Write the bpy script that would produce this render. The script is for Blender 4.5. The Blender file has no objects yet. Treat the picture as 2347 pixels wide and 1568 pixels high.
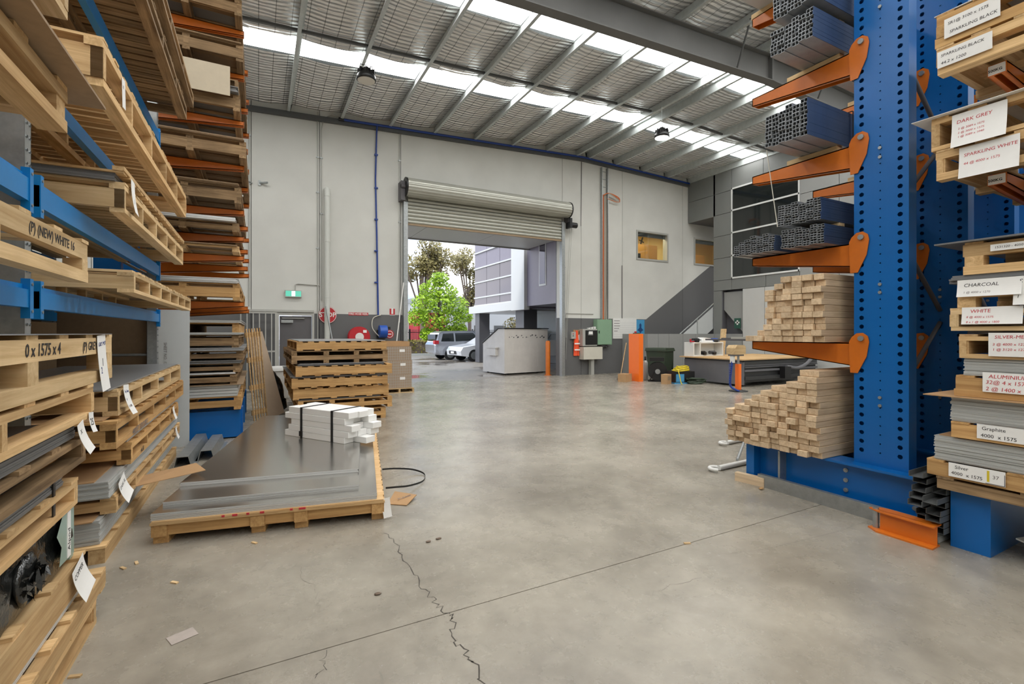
import bpy, bmesh, math, random
from mathutils import Vector, Matrix, Euler
random.seed(11)
S = bpy.context.scene
COL = S.collection
# ------------------------------------------------------------ camera, world, exposure
F, CX, HY, CAMH = 1096.0, 1173.5, 763.0, 1.58
YAW = math.atan((CX - 592.0) / F); SN, CS = math.sin(YAW), math.cos(YAW)
cam_d = bpy.data.cameras.new('camera'); cam = bpy.data.objects.new('camera', cam_d); COL.objects.link(cam)
cam.location = (0, 0, CAMH); cam.rotation_euler = (math.pi/2, 0, -YAW)
cam_d.sensor_width = 36; cam_d.lens = F / 2347 * 36; cam_d.shift_y = -(784 - HY) / 2347
cam_d.clip_start = 0.05; cam_d.clip_end = 400
S.camera = cam
S.view_settings.view_transform = 'Standard'; S.view_settings.look = 'None'
S.view_settings.exposure = 0.0; S.view_settings.gamma = 1; S.view_settings.use_curve_mapping = False
SKYLIGHT_L = 11.0
w = bpy.data.worlds.new('sky'); S.world = w; w.use_nodes = True
nt = w.node_tree; nt.nodes.clear()
o = nt.nodes.new('ShaderNodeOutputWorld'); bg = nt.nodes.new('ShaderNodeBackground')
tc = nt.nodes.new('ShaderNodeTexCoord'); nz = nt.nodes.new('ShaderNodeTexNoise'); nz.inputs['Scale'].default_value = 3.2; nz.inputs['Detail'].default_value = 6
cr = nt.nodes.new('ShaderNodeValToRGB'); cr.color_ramp.elements[0].position = .40; cr.color_ramp.elements[1].position = .58
cr.color_ramp.elements[0].color = (.16, .33, .66, 1); cr.color_ramp.elements[1].color = (1, 1, 1, 1)
nt.links.new(tc.outputs['Generated'], nz.inputs['Vector']); nt.links.new(nz.outputs['Fac'], cr.inputs['Fac'])
nt.links.new(cr.outputs['Color'], bg.inputs['Color']); bg.inputs['Strength'].default_value = 2.2
nt.links.new(bg.outputs[0], o.inputs[0])
sun_d = bpy.data.lights.new('sun', 'SUN'); sun_d.energy = 2.2; sun_d.angle = math.radians(12); sun_d.color = (1, .97, .92)
sun = bpy.data.objects.new('sun', sun_d); COL.objects.link(sun); sun.rotation_euler = (math.radians(38), 0, math.radians(-70))

# ------------------------------------------------------------ pixel -> place helpers (distance always from a surface)
def ray(u, v):
    r = (u - CX) / F; z = (HY - v) / F
    return (SN + CS * r, CS - SN * r, z)
def fl(u, v, z=0):
    d = ray(u, v); t = (z - CAMH) / d[2]; return Vector((d[0]*t, d[1]*t, z))
def onY(u, v, Y):
    d = ray(u, v); t = Y / d[1]; return Vector((d[0]*t, Y, CAMH + d[2]*t))
def onX(u, v, X):
    d = ray(u, v); t = X / d[0]; return Vector((X, d[1]*t, CAMH + d[2]*t))

# ------------------------------------------------------------ mesh helpers
class MB:
    def __init__(s): s.v = []; s.f = []; s.sm = []; s.mi = []; s.m = 0
    def add(s, vs, fs, smooth=False):
        b = len(s.v); s.v += [tuple(p) for p in vs]
        for q in fs: s.f.append(tuple(b + i for i in q)); s.sm.append(smooth); s.mi.append(s.m)
        return s
    def box(s, x0, x1, y0, y1, z0, z1, M=None):
        vs = [(x0,y0,z0),(x1,y0,z0),(x1,y1,z0),(x0,y1,z0),(x0,y0,z1),(x1,y0,z1),(x1,y1,z1),(x0,y1,z1)]
        if M is not None: vs = [M @ Vector(p) for p in vs]
        return s.add(vs, [(3,2,1,0),(4,5,6,7),(0,1,5,4),(1,2,6,5),(2,3,7,6),(3,0,4,7)])
    def prism(s, poly, axis, lo, hi, M=None, smooth=False):
        n = len(poly); vs = []
        for e in (lo, hi):
            for a, b in poly:
                vs.append({'x': (e,a,b), 'y': (a,e,b), 'z': (a,b,e)}[axis])
        if M is not None: vs = [M @ Vector(p) for p in vs]
        s.add(vs, [tuple(range(n))[::-1], tuple(range(n, 2*n))])
        return s.add(vs, [(i, (i+1) % n, n + (i+1) % n, n + i) for i in range(n)], smooth)
    def cyl(s, p0, p1, r, n=12, r2=None, cap=True):
        p0, p1 = Vector(p0), Vector(p1); d = (p1 - p0).normalized(); r2 = r if r2 is None else r2
        a = d.orthogonal().normalized(); b = d.cross(a)
        vs = [p0 + (a*math.cos(2*math.pi*i/n) + b*math.sin(2*math.pi*i/n))*r for i in range(n)] + \
             [p1 + (a*math.cos(2*math.pi*i/n) + b*math.sin(2*math.pi*i/n))*r2 for i in range(n)]
        s.add(vs, [(i, (i+1) % n, n + (i+1) % n, n + i) for i in range(n)], True)
        if cap: s.add(vs, [tuple(range(n))[::-1], tuple(range(n, 2*n))])
        return s
    def tube(s, pts, r, n=8):
        pts = [Vector(p) for p in pts]; vs = []; m = len(pts); prev = None
        for i, p in enumerate(pts):
            d = (pts[min(i+1, m-1)] - pts[max(i-1, 0)]).normalized()
            a = d.orthogonal().normalized() if prev is None else (prev - d*prev.dot(d)).normalized()
            prev = a; b = d.cross(a)
            vs += [p + (a*math.cos(2*math.pi*k/n) + b*math.sin(2*math.pi*k/n))*r for k in range(n)]
        s.add(vs, [(i*n+k, i*n+(k+1) % n, (i+1)*n+(k+1) % n, (i+1)*n+k) for i in range(m-1) for k in range(n)], True)
        return s.add(vs, [tuple(range(n))[::-1], tuple(range((m-1)*n, m*n))])
    def lathe(s, prof, n=20, M=None):
        vs = []
        for r, z in prof: vs += [Vector((r*math.cos(2*math.pi*k/n), r*math.sin(2*math.pi*k/n), z)) for k in range(n)]
        if M is not None: vs = [M @ p for p in vs]
        m = len(prof)
        return s.add(vs, [(i*n+k, i*n+(k+1) % n, (i+1)*n+(k+1) % n, (i+1)*n+k) for i in range(m-1) for k in range(n)], True)
    def ball(s, c, rx, ry, rz, n=12, m=7, jit=0):
        vs = []
        for i in range(m+1):
            th = math.pi*i/m
            for k in range(n):
                j = 1 + random.uniform(-jit, jit)
                vs.append((c[0]+rx*j*math.sin(th)*math.cos(2*math.pi*k/n), c[1]+ry*j*math.sin(th)*math.sin(2*math.pi*k/n), c[2]+rz*j*math.cos(th)))
        return s.add(vs, [(i*n+k, (i+1)*n+k, (i+1)*n+(k+1) % n, i*n+(k+1) % n) for i in range(m) for k in range(n)], True)
    def mesh(s, name, mats):
        me = bpy.data.meshes.new(name); me.from_pydata(s.v, [], s.f)
        for m in (mats if isinstance(mats, (list, tuple)) else [mats]): me.materials.append(m)
        me.polygons.foreach_set('use_smooth', s.sm); me.polygons.foreach_set('material_index', s.mi); me.update()
        return me
    def build(s, name, mats, parent=None, loc=(0,0,0), rot=(0,0,0)):
        return put(name, s.mesh(name, mats), loc, rot, parent)
def put(name, me, loc=(0,0,0), rot=(0,0,0), parent=None, **t):
    o = bpy.data.objects.new(name, me); COL.objects.link(o)
    o.location = loc; o.rotation_euler = rot
    if parent is not None: o.parent = parent
    if t: tag(o, **t)
    return o
def tag(o, label=None, cat=None, group=None, kind=None):
    if label: o['label'] = label
    if cat: o['category'] = cat
    if group: o['group'] = group
    if kind: o['kind'] = kind
    return o
def thing(name, label, cat, loc=(0,0,0), rz=0, group=None, kind=None, rot=None):
    o = bpy.data.objects.new(name, None); COL.objects.link(o); o.empty_display_size = .1
    o.location = loc; o.rotation_euler = rot if rot else (0, 0, rz)
    return tag(o, label, cat, group, kind)
_bc = {}
def boxm(dx, dy, dz, mat, name='board', bev=0.0):
    k = (round(dx, 3), round(dy, 3), round(dz, 4), mat.name, name, bev)
    if k not in _bc:
        if bev:
            bm = bmesh.new(); bmesh.ops.create_cube(bm, size=1)
            for v in bm.verts: v.co = Vector((v.co.x*dx, v.co.y*dy, v.co.z*dz))
            bmesh.ops.bevel(bm, geom=bm.edges[:], offset=bev, segments=1, affect='EDGES')
            me = bpy.data.meshes.new(name); bm.to_mesh(me); bm.free(); me.materials.append(mat); _bc[k] = me
        else:
            _bc[k] = MB().box(-dx/2, dx/2, -dy/2, dy/2, -dz/2, dz/2).mesh(name, mat)
    return _bc[k]
def text_mesh(txt, size, mat, bold=0.0, align='LEFT', shear=0.0, jitter=0.0, ext=0.0003):
    c = bpy.data.curves.new('lettering', 'FONT'); c.body = txt; c.size = size; c.align_x = align; c.align_y = 'CENTER'
    c.extrude = ext; c.shear = shear; c.offset = bold; c.resolution_u = 2
    ob = bpy.data.objects.new('tmp_text', c); COL.objects.link(ob)
    bpy.context.view_layer.update()
    me = bpy.data.meshes.new_from_object(ob); bpy.data.objects.remove(ob); bpy.data.curves.remove(c)
    me.materials.clear(); me.materials.append(mat); me.name = 'lettering'
    if jitter:
        for v in me.vertices:
            v.co.y += jitter*math.sin(v.co.x*37/size*.1 + 1.3) + jitter*.6*math.sin(v.co.x*91/size*.1)
    return me
# ------------------------------------------------------------ materials
def srgb(r, g, b):
    f = lambda c: ((c/255)/12.92 if c/255 <= .04045 else ((c/255+.055)/1.055)**2.4)
    return (f(r), f(g), f(b), 1)
def newmat(name):
    m = bpy.data.materials.new(name); m.use_nodes = True; nt = m.node_tree
    b = nt.nodes['Principled BSDF']; return m, nt, b
def N(nt, t, **kw):
    n = nt.nodes.new(t)
    for k, v in kw.items():
        if k in n.inputs: n.inputs[k].default_value = v
        else: setattr(n, k, v)
    return n
def plain(name, col, rough=.5, metal=0.0, var=0.0, noise=0.0, nscale=6.0, bump=0.0, spec=.5, coat=0.0, emit=None, emits=0.0):
    m, nt, b = newmat(name); L = nt.links.new
    b.inputs['Roughness'].default_value = rough; b.inputs['Metallic'].default_value = metal
    b.inputs['Specular IOR Level'].default_value = spec; b.inputs['Coat Weight'].default_value = coat
    b.inputs['Base Color'].default_value = col
    if emit: b.inputs['Emission Color'].default_value = emit; b.inputs['Emission Strength'].default_value = emits
    if noise or var or bump:
        tc = N(nt, 'ShaderNodeTexCoord'); nz = N(nt, 'ShaderNodeTexNoise', Scale=nscale, Detail=5.0, Roughness=.65)
        L(tc.outputs['Object'], nz.inputs['Vector'])
        if noise or var:
            hs = N(nt, 'ShaderNodeHueSaturation', Color=col)
            mr = N(nt, 'ShaderNodeMapRange'); mr.inputs['From Min'].default_value = .3; mr.inputs['From Max'].default_value = .7
            mr.inputs['To Min'].default_value = 1-noise; mr.inputs['To Max'].default_value = 1+noise
            L(nz.outputs['Fac'], mr.inputs['Value'])
            oi = N(nt, 'ShaderNodeObjectInfo'); m2 = N(nt, 'ShaderNodeMapRange')
            m2.inputs['To Min'].default_value = 1-var; m2.inputs['To Max'].default_value = 1+var
            L(oi.outputs['Random'], m2.inputs['Value'])
            mu = N(nt, 'ShaderNodeMath', operation='MULTIPLY'); L(mr.outputs[0], mu.inputs[0]); L(m2.outputs[0], mu.inputs[1])
            L(mu.outputs[0], hs.inputs['Value']); L(hs.outputs[0], b.inputs['Base Color'])
        if bump:
            bp = N(nt, 'ShaderNodeBump', Strength=bump, Distance=.01); L(nz.outputs['Fac'], bp.inputs['Height']); L(bp.outputs[0], b.inputs['Normal'])
    return m
def wood(name, c0, c1, var=.22, rough=.75, stain=0.0):
    m, nt, b = newmat(name); L = nt.links.new
    tc = N(nt, 'ShaderNodeTexCoord'); oi = N(nt, 'ShaderNodeObjectInfo')
    mp = N(nt, 'ShaderNodeMapping'); mp.inputs['Scale'].default_value = (1.2, 26, 26)
    ad = N(nt, 'ShaderNodeVectorMath', operation='ADD'); cb = N(nt, 'ShaderNodeCombineXYZ')
    ml = N(nt, 'ShaderNodeMath', operation='MULTIPLY'); ml.inputs[1].default_value = 37.0
    L(oi.outputs['Random'], ml.inputs[0])
    for i in range(3): L(ml.outputs[0], cb.inputs[i])
    L(tc.outputs['Object'], ad.inputs[0]); L(cb.outputs[0], ad.inputs[1]); L(ad.outputs[0], mp.inputs['Vector'])
    nz = N(nt, 'ShaderNodeTexNoise', Scale=1.0, Detail=6.0, Roughness=.7, Distortion=.6); L(mp.outputs[0], nz.inputs['Vector'])
    cr = N(nt, 'ShaderNodeValToRGB'); cr.color_ramp.elements[0].position = .32; cr.color_ramp.elements[1].position = .68
    cr.color_ramp.elements[0].color = c0; cr.color_ramp.elements[1].color = c1
    L(nz.outputs['Fac'], cr.inputs['Fac'])
    n2 = N(nt, 'ShaderNodeTexNoise', Scale=3.0, Detail=4.0); L(ad.outputs[0], n2.inputs['Vector'])
    m1 = N(nt, 'ShaderNodeMapRange'); m1.inputs['From Min'].default_value = .35; m1.inputs['From Max'].default_value = .7
    m1.inputs['To Min'].default_value = 1-stain; m1.inputs['To Max'].default_value = 1.08
    L(n2.outputs['Fac'], m1.inputs['Value'])
    m2 = N(nt, 'ShaderNodeMapRange'); m2.inputs['To Min'].default_value = 1-var; m2.inputs['To Max'].default_value = 1+var*.7
    L(oi.outputs['Random'], m2.inputs['Value'])
    mu = N(nt, 'ShaderNodeMath', operation='MULTIPLY'); L(m1.outputs[0], mu.inputs[0]); L(m2.outputs[0], mu.inputs[1])
    hs = N(nt, 'ShaderNodeHueSaturation'); L(cr.outputs[0], hs.inputs['Color']); L(mu.outputs[0], hs.inputs['Value']); L(hs.outputs[0], b.inputs['Base Color'])
    b.inputs['Roughness'].default_value = rough; b.inputs['Specular IOR Level'].default_value = .25
    bp = N(nt, 'ShaderNodeBump', Strength=.25, Distance=.004); L(nz.outputs['Fac'], bp.inputs['Height']); L(bp.outputs[0], b.inputs['Normal'])
    return m
M = {}
M['pine'] = wood('pine', srgb(186, 148, 100), srgb(230, 196, 146), stain=.12)
M['pine_pale'] = wood('pine_pale', srgb(190, 158, 112), srgb(226, 198, 154), stain=.10)
M['pine_orange'] = wood('pine_orange', srgb(172, 130, 82), srgb(214, 174, 118), stain=.10)
M['old_wood'] = wood('old_wood', srgb(112, 88, 62), srgb(180, 150, 112), stain=.28)
M['batten'] = wood('batten', srgb(192, 164, 132), srgb(230, 206, 172), var=.14, stain=.08)
M['ply'] = wood('ply', srgb(168, 132, 92), srgb(200, 166, 122), var=.1)
M['plyedge'] = wood('plyedge', srgb(190, 150, 100), srgb(216, 184, 140), var=.1)
M['fibreboard'] = plain('fibreboard', srgb(150, 126, 98), .8, noise=.1, nscale=20, var=.08)
M['carton'] = plain('carton', srgb(176, 140, 100), .85, noise=.06, nscale=8, var=.06)
M['carton_dim'] = plain('carton_dim', srgb(158, 138, 118), .8, noise=.06, nscale=8, var=.05)
M['blue'] = plain('blue_paint', srgb(4, 98, 172), .32, noise=.04, nscale=3, spec=.5)
M['beam_blue'] = plain('beam_blue', srgb(8, 124, 194), .35, noise=.05, nscale=4)
M['orange'] = plain('orange_paint', srgb(206, 110, 30), .35, noise=.08, nscale=5)
M['bright_orange'] = plain('bright_orange', srgb(250, 118, 30), .4, noise=.02)
M['galv'] = plain('galvanised', srgb(168, 172, 172), .42, metal=.75, noise=.14, nscale=18)
M['purlin'] = plain('purlin_steel', srgb(190, 196, 195), .42, metal=.35, noise=.1, nscale=9)
M['dark_steel'] = plain('dark_steel', srgb(84, 86, 86), .5, noise=.06, nscale=3)
M['rafter'] = plain('rafter_paint', srgb(104, 104, 102), .55, noise=.06, nscale=2)
M['steel_channel'] = plain('steel_channel', srgb(150, 154, 158), .4, metal=.5, noise=.1, nscale=10)
M['channel_reflection'] = plain('channel_reflection', srgb(66, 84, 114), .42, metal=.4, noise=.1, nscale=4)  # steel side coloured as if reflecting the blue upright
M['alu'] = plain('aluminium_sheet', srgb(196, 194, 190), .2, metal=.95, noise=.03, nscale=2)
M['alu_edge'] = plain('aluminium_edge', srgb(206, 207, 206), .4, metal=.2, var=.12)
M['acm'] = plain('composite_sheet', srgb(186, 188, 186), .45, metal=.15, var=.13)
M['acm_dark'] = plain('composite_sheet_dark', srgb(112, 112, 112), .5, var=.2)
M['acm_grey'] = plain('composite_sheet_grey', srgb(150, 152, 154), .3, metal=.1, var=.05)
M['white_panel'] = plain('white_panel', srgb(196, 200, 200), .5, noise=.02)
M['white'] = plain('white_paint', srgb(224, 224, 220), .5, noise=.02)
M['foam'] = plain('white_foam', srgb(238, 238, 236), .6, noise=.01)
M['paper'] = plain('paper', srgb(236, 235, 232), .8, noise=.02, nscale=12)
M['ink'] = plain('ink', srgb(40, 38, 40), .7)
M['ink_red'] = plain('ink_red', srgb(190, 50, 60), .7)
M['ink_blue'] = plain('ink_blue', srgb(40, 60, 120), .7)
M['ink_faint'] = plain('ink_faint', srgb(120, 112, 112), .7)
M['yellow'] = plain('yellow', srgb(214, 190, 40), .6)
M['black'] = plain('black_plastic', srgb(26, 26, 27), .38, noise=.05)
M['black_rough'] = plain('black_rubber', srgb(30, 30, 31), .7)
M['film'] = plain('black_film', srgb(30, 31, 30), .16, noise=.2, nscale=5, bump=.9, spec=.7)
M['green_film'] = plain('pale_green_label', srgb(150, 174, 164), .25, noise=.05)
M['grey_metal'] = plain('grey_metal', srgb(178, 178, 172), .45, metal=.2, noise=.03)
M['shutter'] = plain('shutter_slats', srgb(178, 178, 168), .38, metal=.45, noise=.05, nscale=3)
M['door_grey'] = plain('door_grey', srgb(92, 90, 92), .55, noise=.03)
M['clad'] = plain('cladding', srgb(122, 124, 122), .45, noise=.03, nscale=1.5, var=.03)
M['clad_light'] = plain('cladding_light', srgb(190, 191, 189), .5, noise=.02, var=.02)
M['clad_mid'] = plain('cladding_mid', srgb(146, 147, 145), .5, noise=.02, var=.03)
M['clad_dark'] = plain('cladding_dark', srgb(92, 92, 96), .4, noise=.02)
M['violet_grey'] = plain('violet_grey', srgb(140, 134, 146), .4, noise=.03, var=.03)
M['frame_white'] = plain('frame_white', srgb(214, 216, 214), .4)
M['glass_dark'] = plain('glass_dark', srgb(30, 34, 34), .06, spec=.8)
M['red'] = plain('red_paint', srgb(186, 34, 44), .4, noise=.03)
M['green_paint'] = plain('green_paint', srgb(132, 164, 136), .5, noise=.03)
M['bin_green'] = plain('bin_green', srgb(52, 66, 50), .5, noise=.06)
M['cream'] = plain('cream', srgb(206, 202, 188), .5, noise=.03)
M['pvc'] = plain('pvc', srgb(204, 206, 200), .45, noise=.02)
M['blue_hose'] = plain('blue_hose', srgb(28, 62, 140), .4)
M['reel_blue'] = plain('reel_blue', srgb(36, 84, 176), .35)
M['machine'] = plain('machine_grey', srgb(104, 104, 108), .5, noise=.05)
M['machine_dark'] = plain('machine_dark', srgb(54, 55, 56), .45, noise=.08)
M['hivis'] = plain('hivis', srgb(244, 92, 50), .7, noise=.05)
M['room_yellow'] = plain('office_wall', srgb(214, 190, 130), .8)
M['desk'] = plain('desk_wood', srgb(196, 150, 78), .6)
M['tile_grey'] = plain('tile_grey', srgb(150, 150, 150), .5)
M['asphalt'] = None
M['leaf'] = plain('maple_leaf', srgb(172, 206, 44), .55, var=.18)
M['gumleaf'] = plain('gum_leaf', srgb(150, 138, 84), .6, var=.25)
M['hedge'] = plain('hedge_leaf', srgb(140, 132, 44), .65, var=.3)
M['bark'] = plain('bark', srgb(120, 104, 90), .8, noise=.2)
M['car_silver'] = plain('car_silver', srgb(176, 178, 182), .25, metal=.5, coat=.6)
M['car_white'] = plain('car_white', srgb(226, 228, 230), .25, coat=.6)
M['bin_cream'] = plain('bin_cream', srgb(206, 202, 196), .6, noise=.06, nscale=3)
for m_, c_ in ((M['leaf'], srgb(180, 214, 50)), (M['gumleaf'], srgb(120, 116, 66)), (M['hedge'], srgb(150, 140, 50))):
    b_ = m_.node_tree.nodes['Principled BSDF']; b_.inputs['Transmission Weight'].default_value = 0; b_.inputs['Subsurface Weight'].default_value = 0
def floor_mat():
    m, nt, b = newmat('polished_concrete'); L = nt.links.new
    g = N(nt, 'ShaderNodeNewGeometry')
    n1 = N(nt, 'ShaderNodeTexNoise', Scale=.9, Detail=8.0, Roughness=.62, Distortion=.3)
    n2 = N(nt, 'ShaderNodeTexNoise', Scale=7.0, Detail=10.0, Roughness=.72)
    n3 = N(nt, 'ShaderNodeTexNoise', Scale=3.0, Detail=6.0, Roughness=.7)
    for n in (n1, n2, n3): L(g.outputs['Position'], n.inputs['Vector'])
    cr = N(nt, 'ShaderNodeValToRGB'); e = cr.color_ramp.elements
    e[0].position = .3; e[0].color = srgb(134, 127, 115); e[1].position = .68; e[1].color = srgb(178, 171, 157)
    L(n1.outputs['Fac'], cr.inputs['Fac'])
    c2 = N(nt, 'ShaderNodeValToRGB'); e = c2.color_ramp.elements
    e[0].position = .25; e[0].color = (.7, .7, .7, 1); e[1].position = .68; e[1].color = (1, 1, 1, 1)
    L(n2.outputs['Fac'], c2.inputs['Fac'])
    mx = N(nt, 'ShaderNodeMix', data_type='RGBA', blend_type='MULTIPLY'); mx.inputs[0].default_value = .8
    L(cr.outputs[0], mx.inputs[6]); L(c2.outputs[0], mx.inputs[7])
    # dark tyre scuffs: thin stretched noise
    mp = N(nt, 'ShaderNodeMapping'); mp.inputs['Scale'].default_value = (7, 1.1, 1); mp.inputs['Rotation'].default_value = (0, 0, .5)
    L(g.outputs['Position'], mp.inputs['Vector'])
    n4 = N(nt, 'ShaderNodeTexNoise', Scale=2.2, Detail=9.0, Roughness=.8); L(mp.outputs[0], n4.inputs['Vector'])
    c4 = N(nt, 'ShaderNodeValToRGB'); e = c4.color_ramp.elements
    e[0].position = .30; e[0].color = (.62, .62, .62, 1); e[1].position = .40; e[1].color = (1, 1, 1, 1)
    L(n4.outputs['Fac'], c4.inputs['Fac'])
    m2 = N(nt, 'ShaderNodeMix', data_type='RGBA', blend_type='MULTIPLY'); m2.inputs[0].default_value = .8
    L(mx.outputs[2], m2.inputs[6]); L(c4.outputs[0], m2.inputs[7]); L(m2.outputs[2], b.inputs['Base Color'])
    mr = N(nt, 'ShaderNodeMapRange'); mr.inputs['To Min'].default_value = .16; mr.inputs['To Max'].default_value = .38
    L(n3.outputs['Fac'], mr.inputs['Value']); L(mr.outputs[0], b.inputs['Roughness'])
    b.inputs['Specular IOR Level'].default_value = .5
    bp = N(nt, 'ShaderNodeBump', Strength=.06, Distance=.01); L(n2.outputs['Fac'], bp.inputs['Height']); L(bp.outputs[0], b.inputs['Normal'])
    return m
M['floor'] = floor_mat()
def wall_mat():
    m, nt, b = newmat('painted_precast'); L = nt.links.new
    g = N(nt, 'ShaderNodeNewGeometry'); sp = N(nt, 'ShaderNodeSeparateXYZ'); L(g.outputs['Position'], sp.inputs[0])
    s1 = N(nt, 'ShaderNodeMath', operation='SUBTRACT'); L(sp.outputs[0], s1.inputs[0]); s1.inputs[1].default_value = 14.0
    s2 = N(nt, 'ShaderNodeMath', operation='MAXIMUM'); L(s1.outputs[0], s2.inputs[0]); s2.inputs[1].default_value = 0
    s3 = N(nt, 'ShaderNodeMath', operation='MULTIPLY_ADD'); L(s2.outputs[0], s3.inputs[0]); s3.inputs[1].default_value = .636; s3.inputs[2].default_value = 2.13
    lt = N(nt, 'ShaderNodeMath', operation='LESS_THAN'); L(sp.outputs[2], lt.inputs[0]); L(s3.outputs[0], lt.inputs[1])
    nz = N(nt, 'ShaderNodeTexNoise', Scale=1.2, Detail=4.0); L(g.outputs['Position'], nz.inputs['Vector'])
    cr = N(nt, 'ShaderNodeValToRGB'); e = cr.color_ramp.elements
    e[0].position = .3; e[0].color = srgb(202, 202, 196); e[1].position = .7; e[1].color = srgb(210, 210, 204); L(nz.outputs['Fac'], cr.inputs['Fac'])
    mx = N(nt, 'ShaderNodeMix', data_type='RGBA'); L(lt.outputs[0], mx.inputs[0]); L(cr.outputs[0], mx.inputs[6]); mx.inputs[7].default_value = srgb(98, 98, 98)
    L(mx.outputs[2], b.inputs['Base Color']); b.inputs['Roughness'].default_value = .7
    return m
M['wall'] = wall_mat()
def foil_mat():
    m, nt, b = newmat('foil_insulation'); L = nt.links.new
    g = N(nt, 'ShaderNodeNewGeometry'); sp = N(nt, 'ShaderNodeSeparateXYZ'); L(g.outputs['Position'], sp.inputs[0])
    nz = N(nt, 'ShaderNodeTexNoise', Scale=3.5, Detail=5.0, Roughness=.6); L(g.outputs['Position'], nz.inputs['Vector'])
    wv = N(nt, 'ShaderNodeTexWave', bands_direction='Y', wave_profile='SIN', Scale=2.5, Distortion=1.5, Detail=2.0)
    wv.inputs['Detail Scale'].default_value = 1.6
    L(g.outputs['Position'], wv.inputs['Vector'])
    ad = N(nt, 'ShaderNodeMath', operation='MULTIPLY_ADD'); L(nz.outputs['Fac'], ad.inputs[0]); ad.inputs[1].default_value = .7; L(wv.outputs['Fac'], ad.inputs[2])
    bp = N(nt, 'ShaderNodeBump', Strength=1.0, Distance=.05); L(ad.outputs[0], bp.inputs['Height']); L(bp.outputs[0], b.inputs['Normal'])
    # wire safety mesh under the foil: thin dark lines every 0.3 m in x and 0.15 m in y
    def line(sock, period, width):
        a = N(nt, 'ShaderNodeMath', operation='DIVIDE'); L(sock, a.inputs[0]); a.inputs[1].default_value = period
        c = N(nt, 'ShaderNodeMath', operation='FRACT'); L(a.outputs[0], c.inputs[0])
        d = N(nt, 'ShaderNodeMath', operation='LESS_THAN'); L(c.outputs[0], d.inputs[0]); d.inputs[1].default_value = width/period
        return d.outputs[0]
    mxx = N(nt, 'ShaderNodeMath', operation='MAXIMUM'); L(line(sp.outputs[0], .30, .014), mxx.inputs[0]); L(line(sp.outputs[1], .16, .008), mxx.inputs[1])
    mx = N(nt, 'ShaderNodeMix', data_type='RGBA'); L(mxx.outputs[0], mx.inputs[0]); mx.inputs[6].default_value = srgb(236, 236, 234); mx.inputs[7].default_value = srgb(150, 150, 148)
    L(mx.outputs[2], b.inputs['Base Color']); b.inputs['Metallic'].default_value = .42; b.inputs['Roughness'].default_value = .26
    return m
M['foil'] = foil_mat()
def emis(name, col, s, lines=False):
    m = bpy.data.materials.new(name); m.use_nodes = True; nt = m.node_tree; nt.nodes.clear(); L = nt.links.new
    o = N(nt, 'ShaderNodeOutputMaterial'); e = N(nt, 'ShaderNodeEmission', Color=col, Strength=s); L(e.outputs[0], o.inputs[0])
    return m
M['skylight'] = emis('skylight_sheet', (1, .995, .975, 1), SKYLIGHT_L)
M['lamp_on'] = emis('lamp_lens', (1, .95, .85, 1), 14)
M['exit_green'] = emis('exit_green', srgb(120, 225, 195), .95)
M['exit_white'] = emis('exit_white', (1, 1, 1, 1), 1.6)
M['lamp_off'] = plain('lamp_lens_off', srgb(220, 216, 206), .5)
def asphalt_mat():
    m, nt, b = newmat('wet_asphalt'); L = nt.links.new
    g = N(nt, 'ShaderNodeNewGeometry')
    n1 = N(nt, 'ShaderNodeTexNoise', Scale=.35, Detail=4.0); n2 = N(nt, 'ShaderNodeTexNoise', Scale=6.0, Detail=6.0)
    for n in (n1, n2): L(g.outputs['Position'], n.inputs['Vector'])
    cr = N(nt, 'ShaderNodeValToRGB'); e = cr.color_ramp.elements
    e[0].position = .42; e[0].color = (.03, .03, .03, 1); e[1].position = .52; e[1].color = (.5, .5, .5, 1); L(n1.outputs['Fac'], cr.inputs['Fac'])
    L(cr.outputs[0], b.inputs['Roughness'])
    c2 = N(nt, 'ShaderNodeValToRGB'); e = c2.color_ramp.elements
    e[0].color = srgb(112, 106, 98); e[1].color = srgb(168, 160, 148); L(n2.outputs['Fac'], c2.inputs['Fac']); L(c2.outputs[0], b.inputs['Base Color'])
    return m
M['asphalt'] = asphalt_mat()
# ------------------------------------------------------------ the setting
WY = 14.7
def zt(x): return 8.17 - .045*(10.75 - x) if x < 10.75 else 8.17 - .03*(x - 10.75)
flo = MB().box(-8, 24, -14, 14.95, -.12, -.03).build('floor', M['black_rough']); tag(flo, 'grey polished concrete warehouse floor with saw cut joint', kind='structure')
for a, b in ((-14, 2.5465), (2.5535, 8.6), (8.6, 14.95)):
    MB().box(-8, 24, a, b, -.03, 0).build('floor_slab', M['floor'], flo)
M['crack'] = plain('crack_dark', srgb(74, 70, 64), .9)
def crack(pts, wdt, sub=5, j=.02):
    P = [fl(u, v, .0006) for u, v in pts]; Q = []
    for a, b in zip(P, P[1:]):
        for i in range(sub):
            t = i/sub; Q.append(a.lerp(b, t) + Vector((random.uniform(-j, j), random.uniform(-j, j), 0)))
    Q.append(P[-1]); vs = []; fs = []
    for i, p in enumerate(Q):
        d = (Q[min(i+1, len(Q)-1)] - Q[max(i-1, 0)]).normalized(); n = Vector((-d.y, d.x, 0)); ww = wdt*random.uniform(.35, 1)
        vs += [p + n*ww/2, p - n*ww/2]
    fs = [(2*i, 2*i+1, 2*i+3, 2*i+2) for i in range(len(Q)-1)]
    MB().add(vs, fs).build('floor_crack', M['crack'], flo)
crack([(880, 1222), (907, 1240), (915, 1262), (940, 1300), (962, 1342), (985, 1365), (1005, 1390), (1030, 1407)], .009)
crack([(1033, 1407), (1040, 1430), (1042, 1468), (1065, 1490), (1085, 1520), (1112, 1568)], .009)
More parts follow.
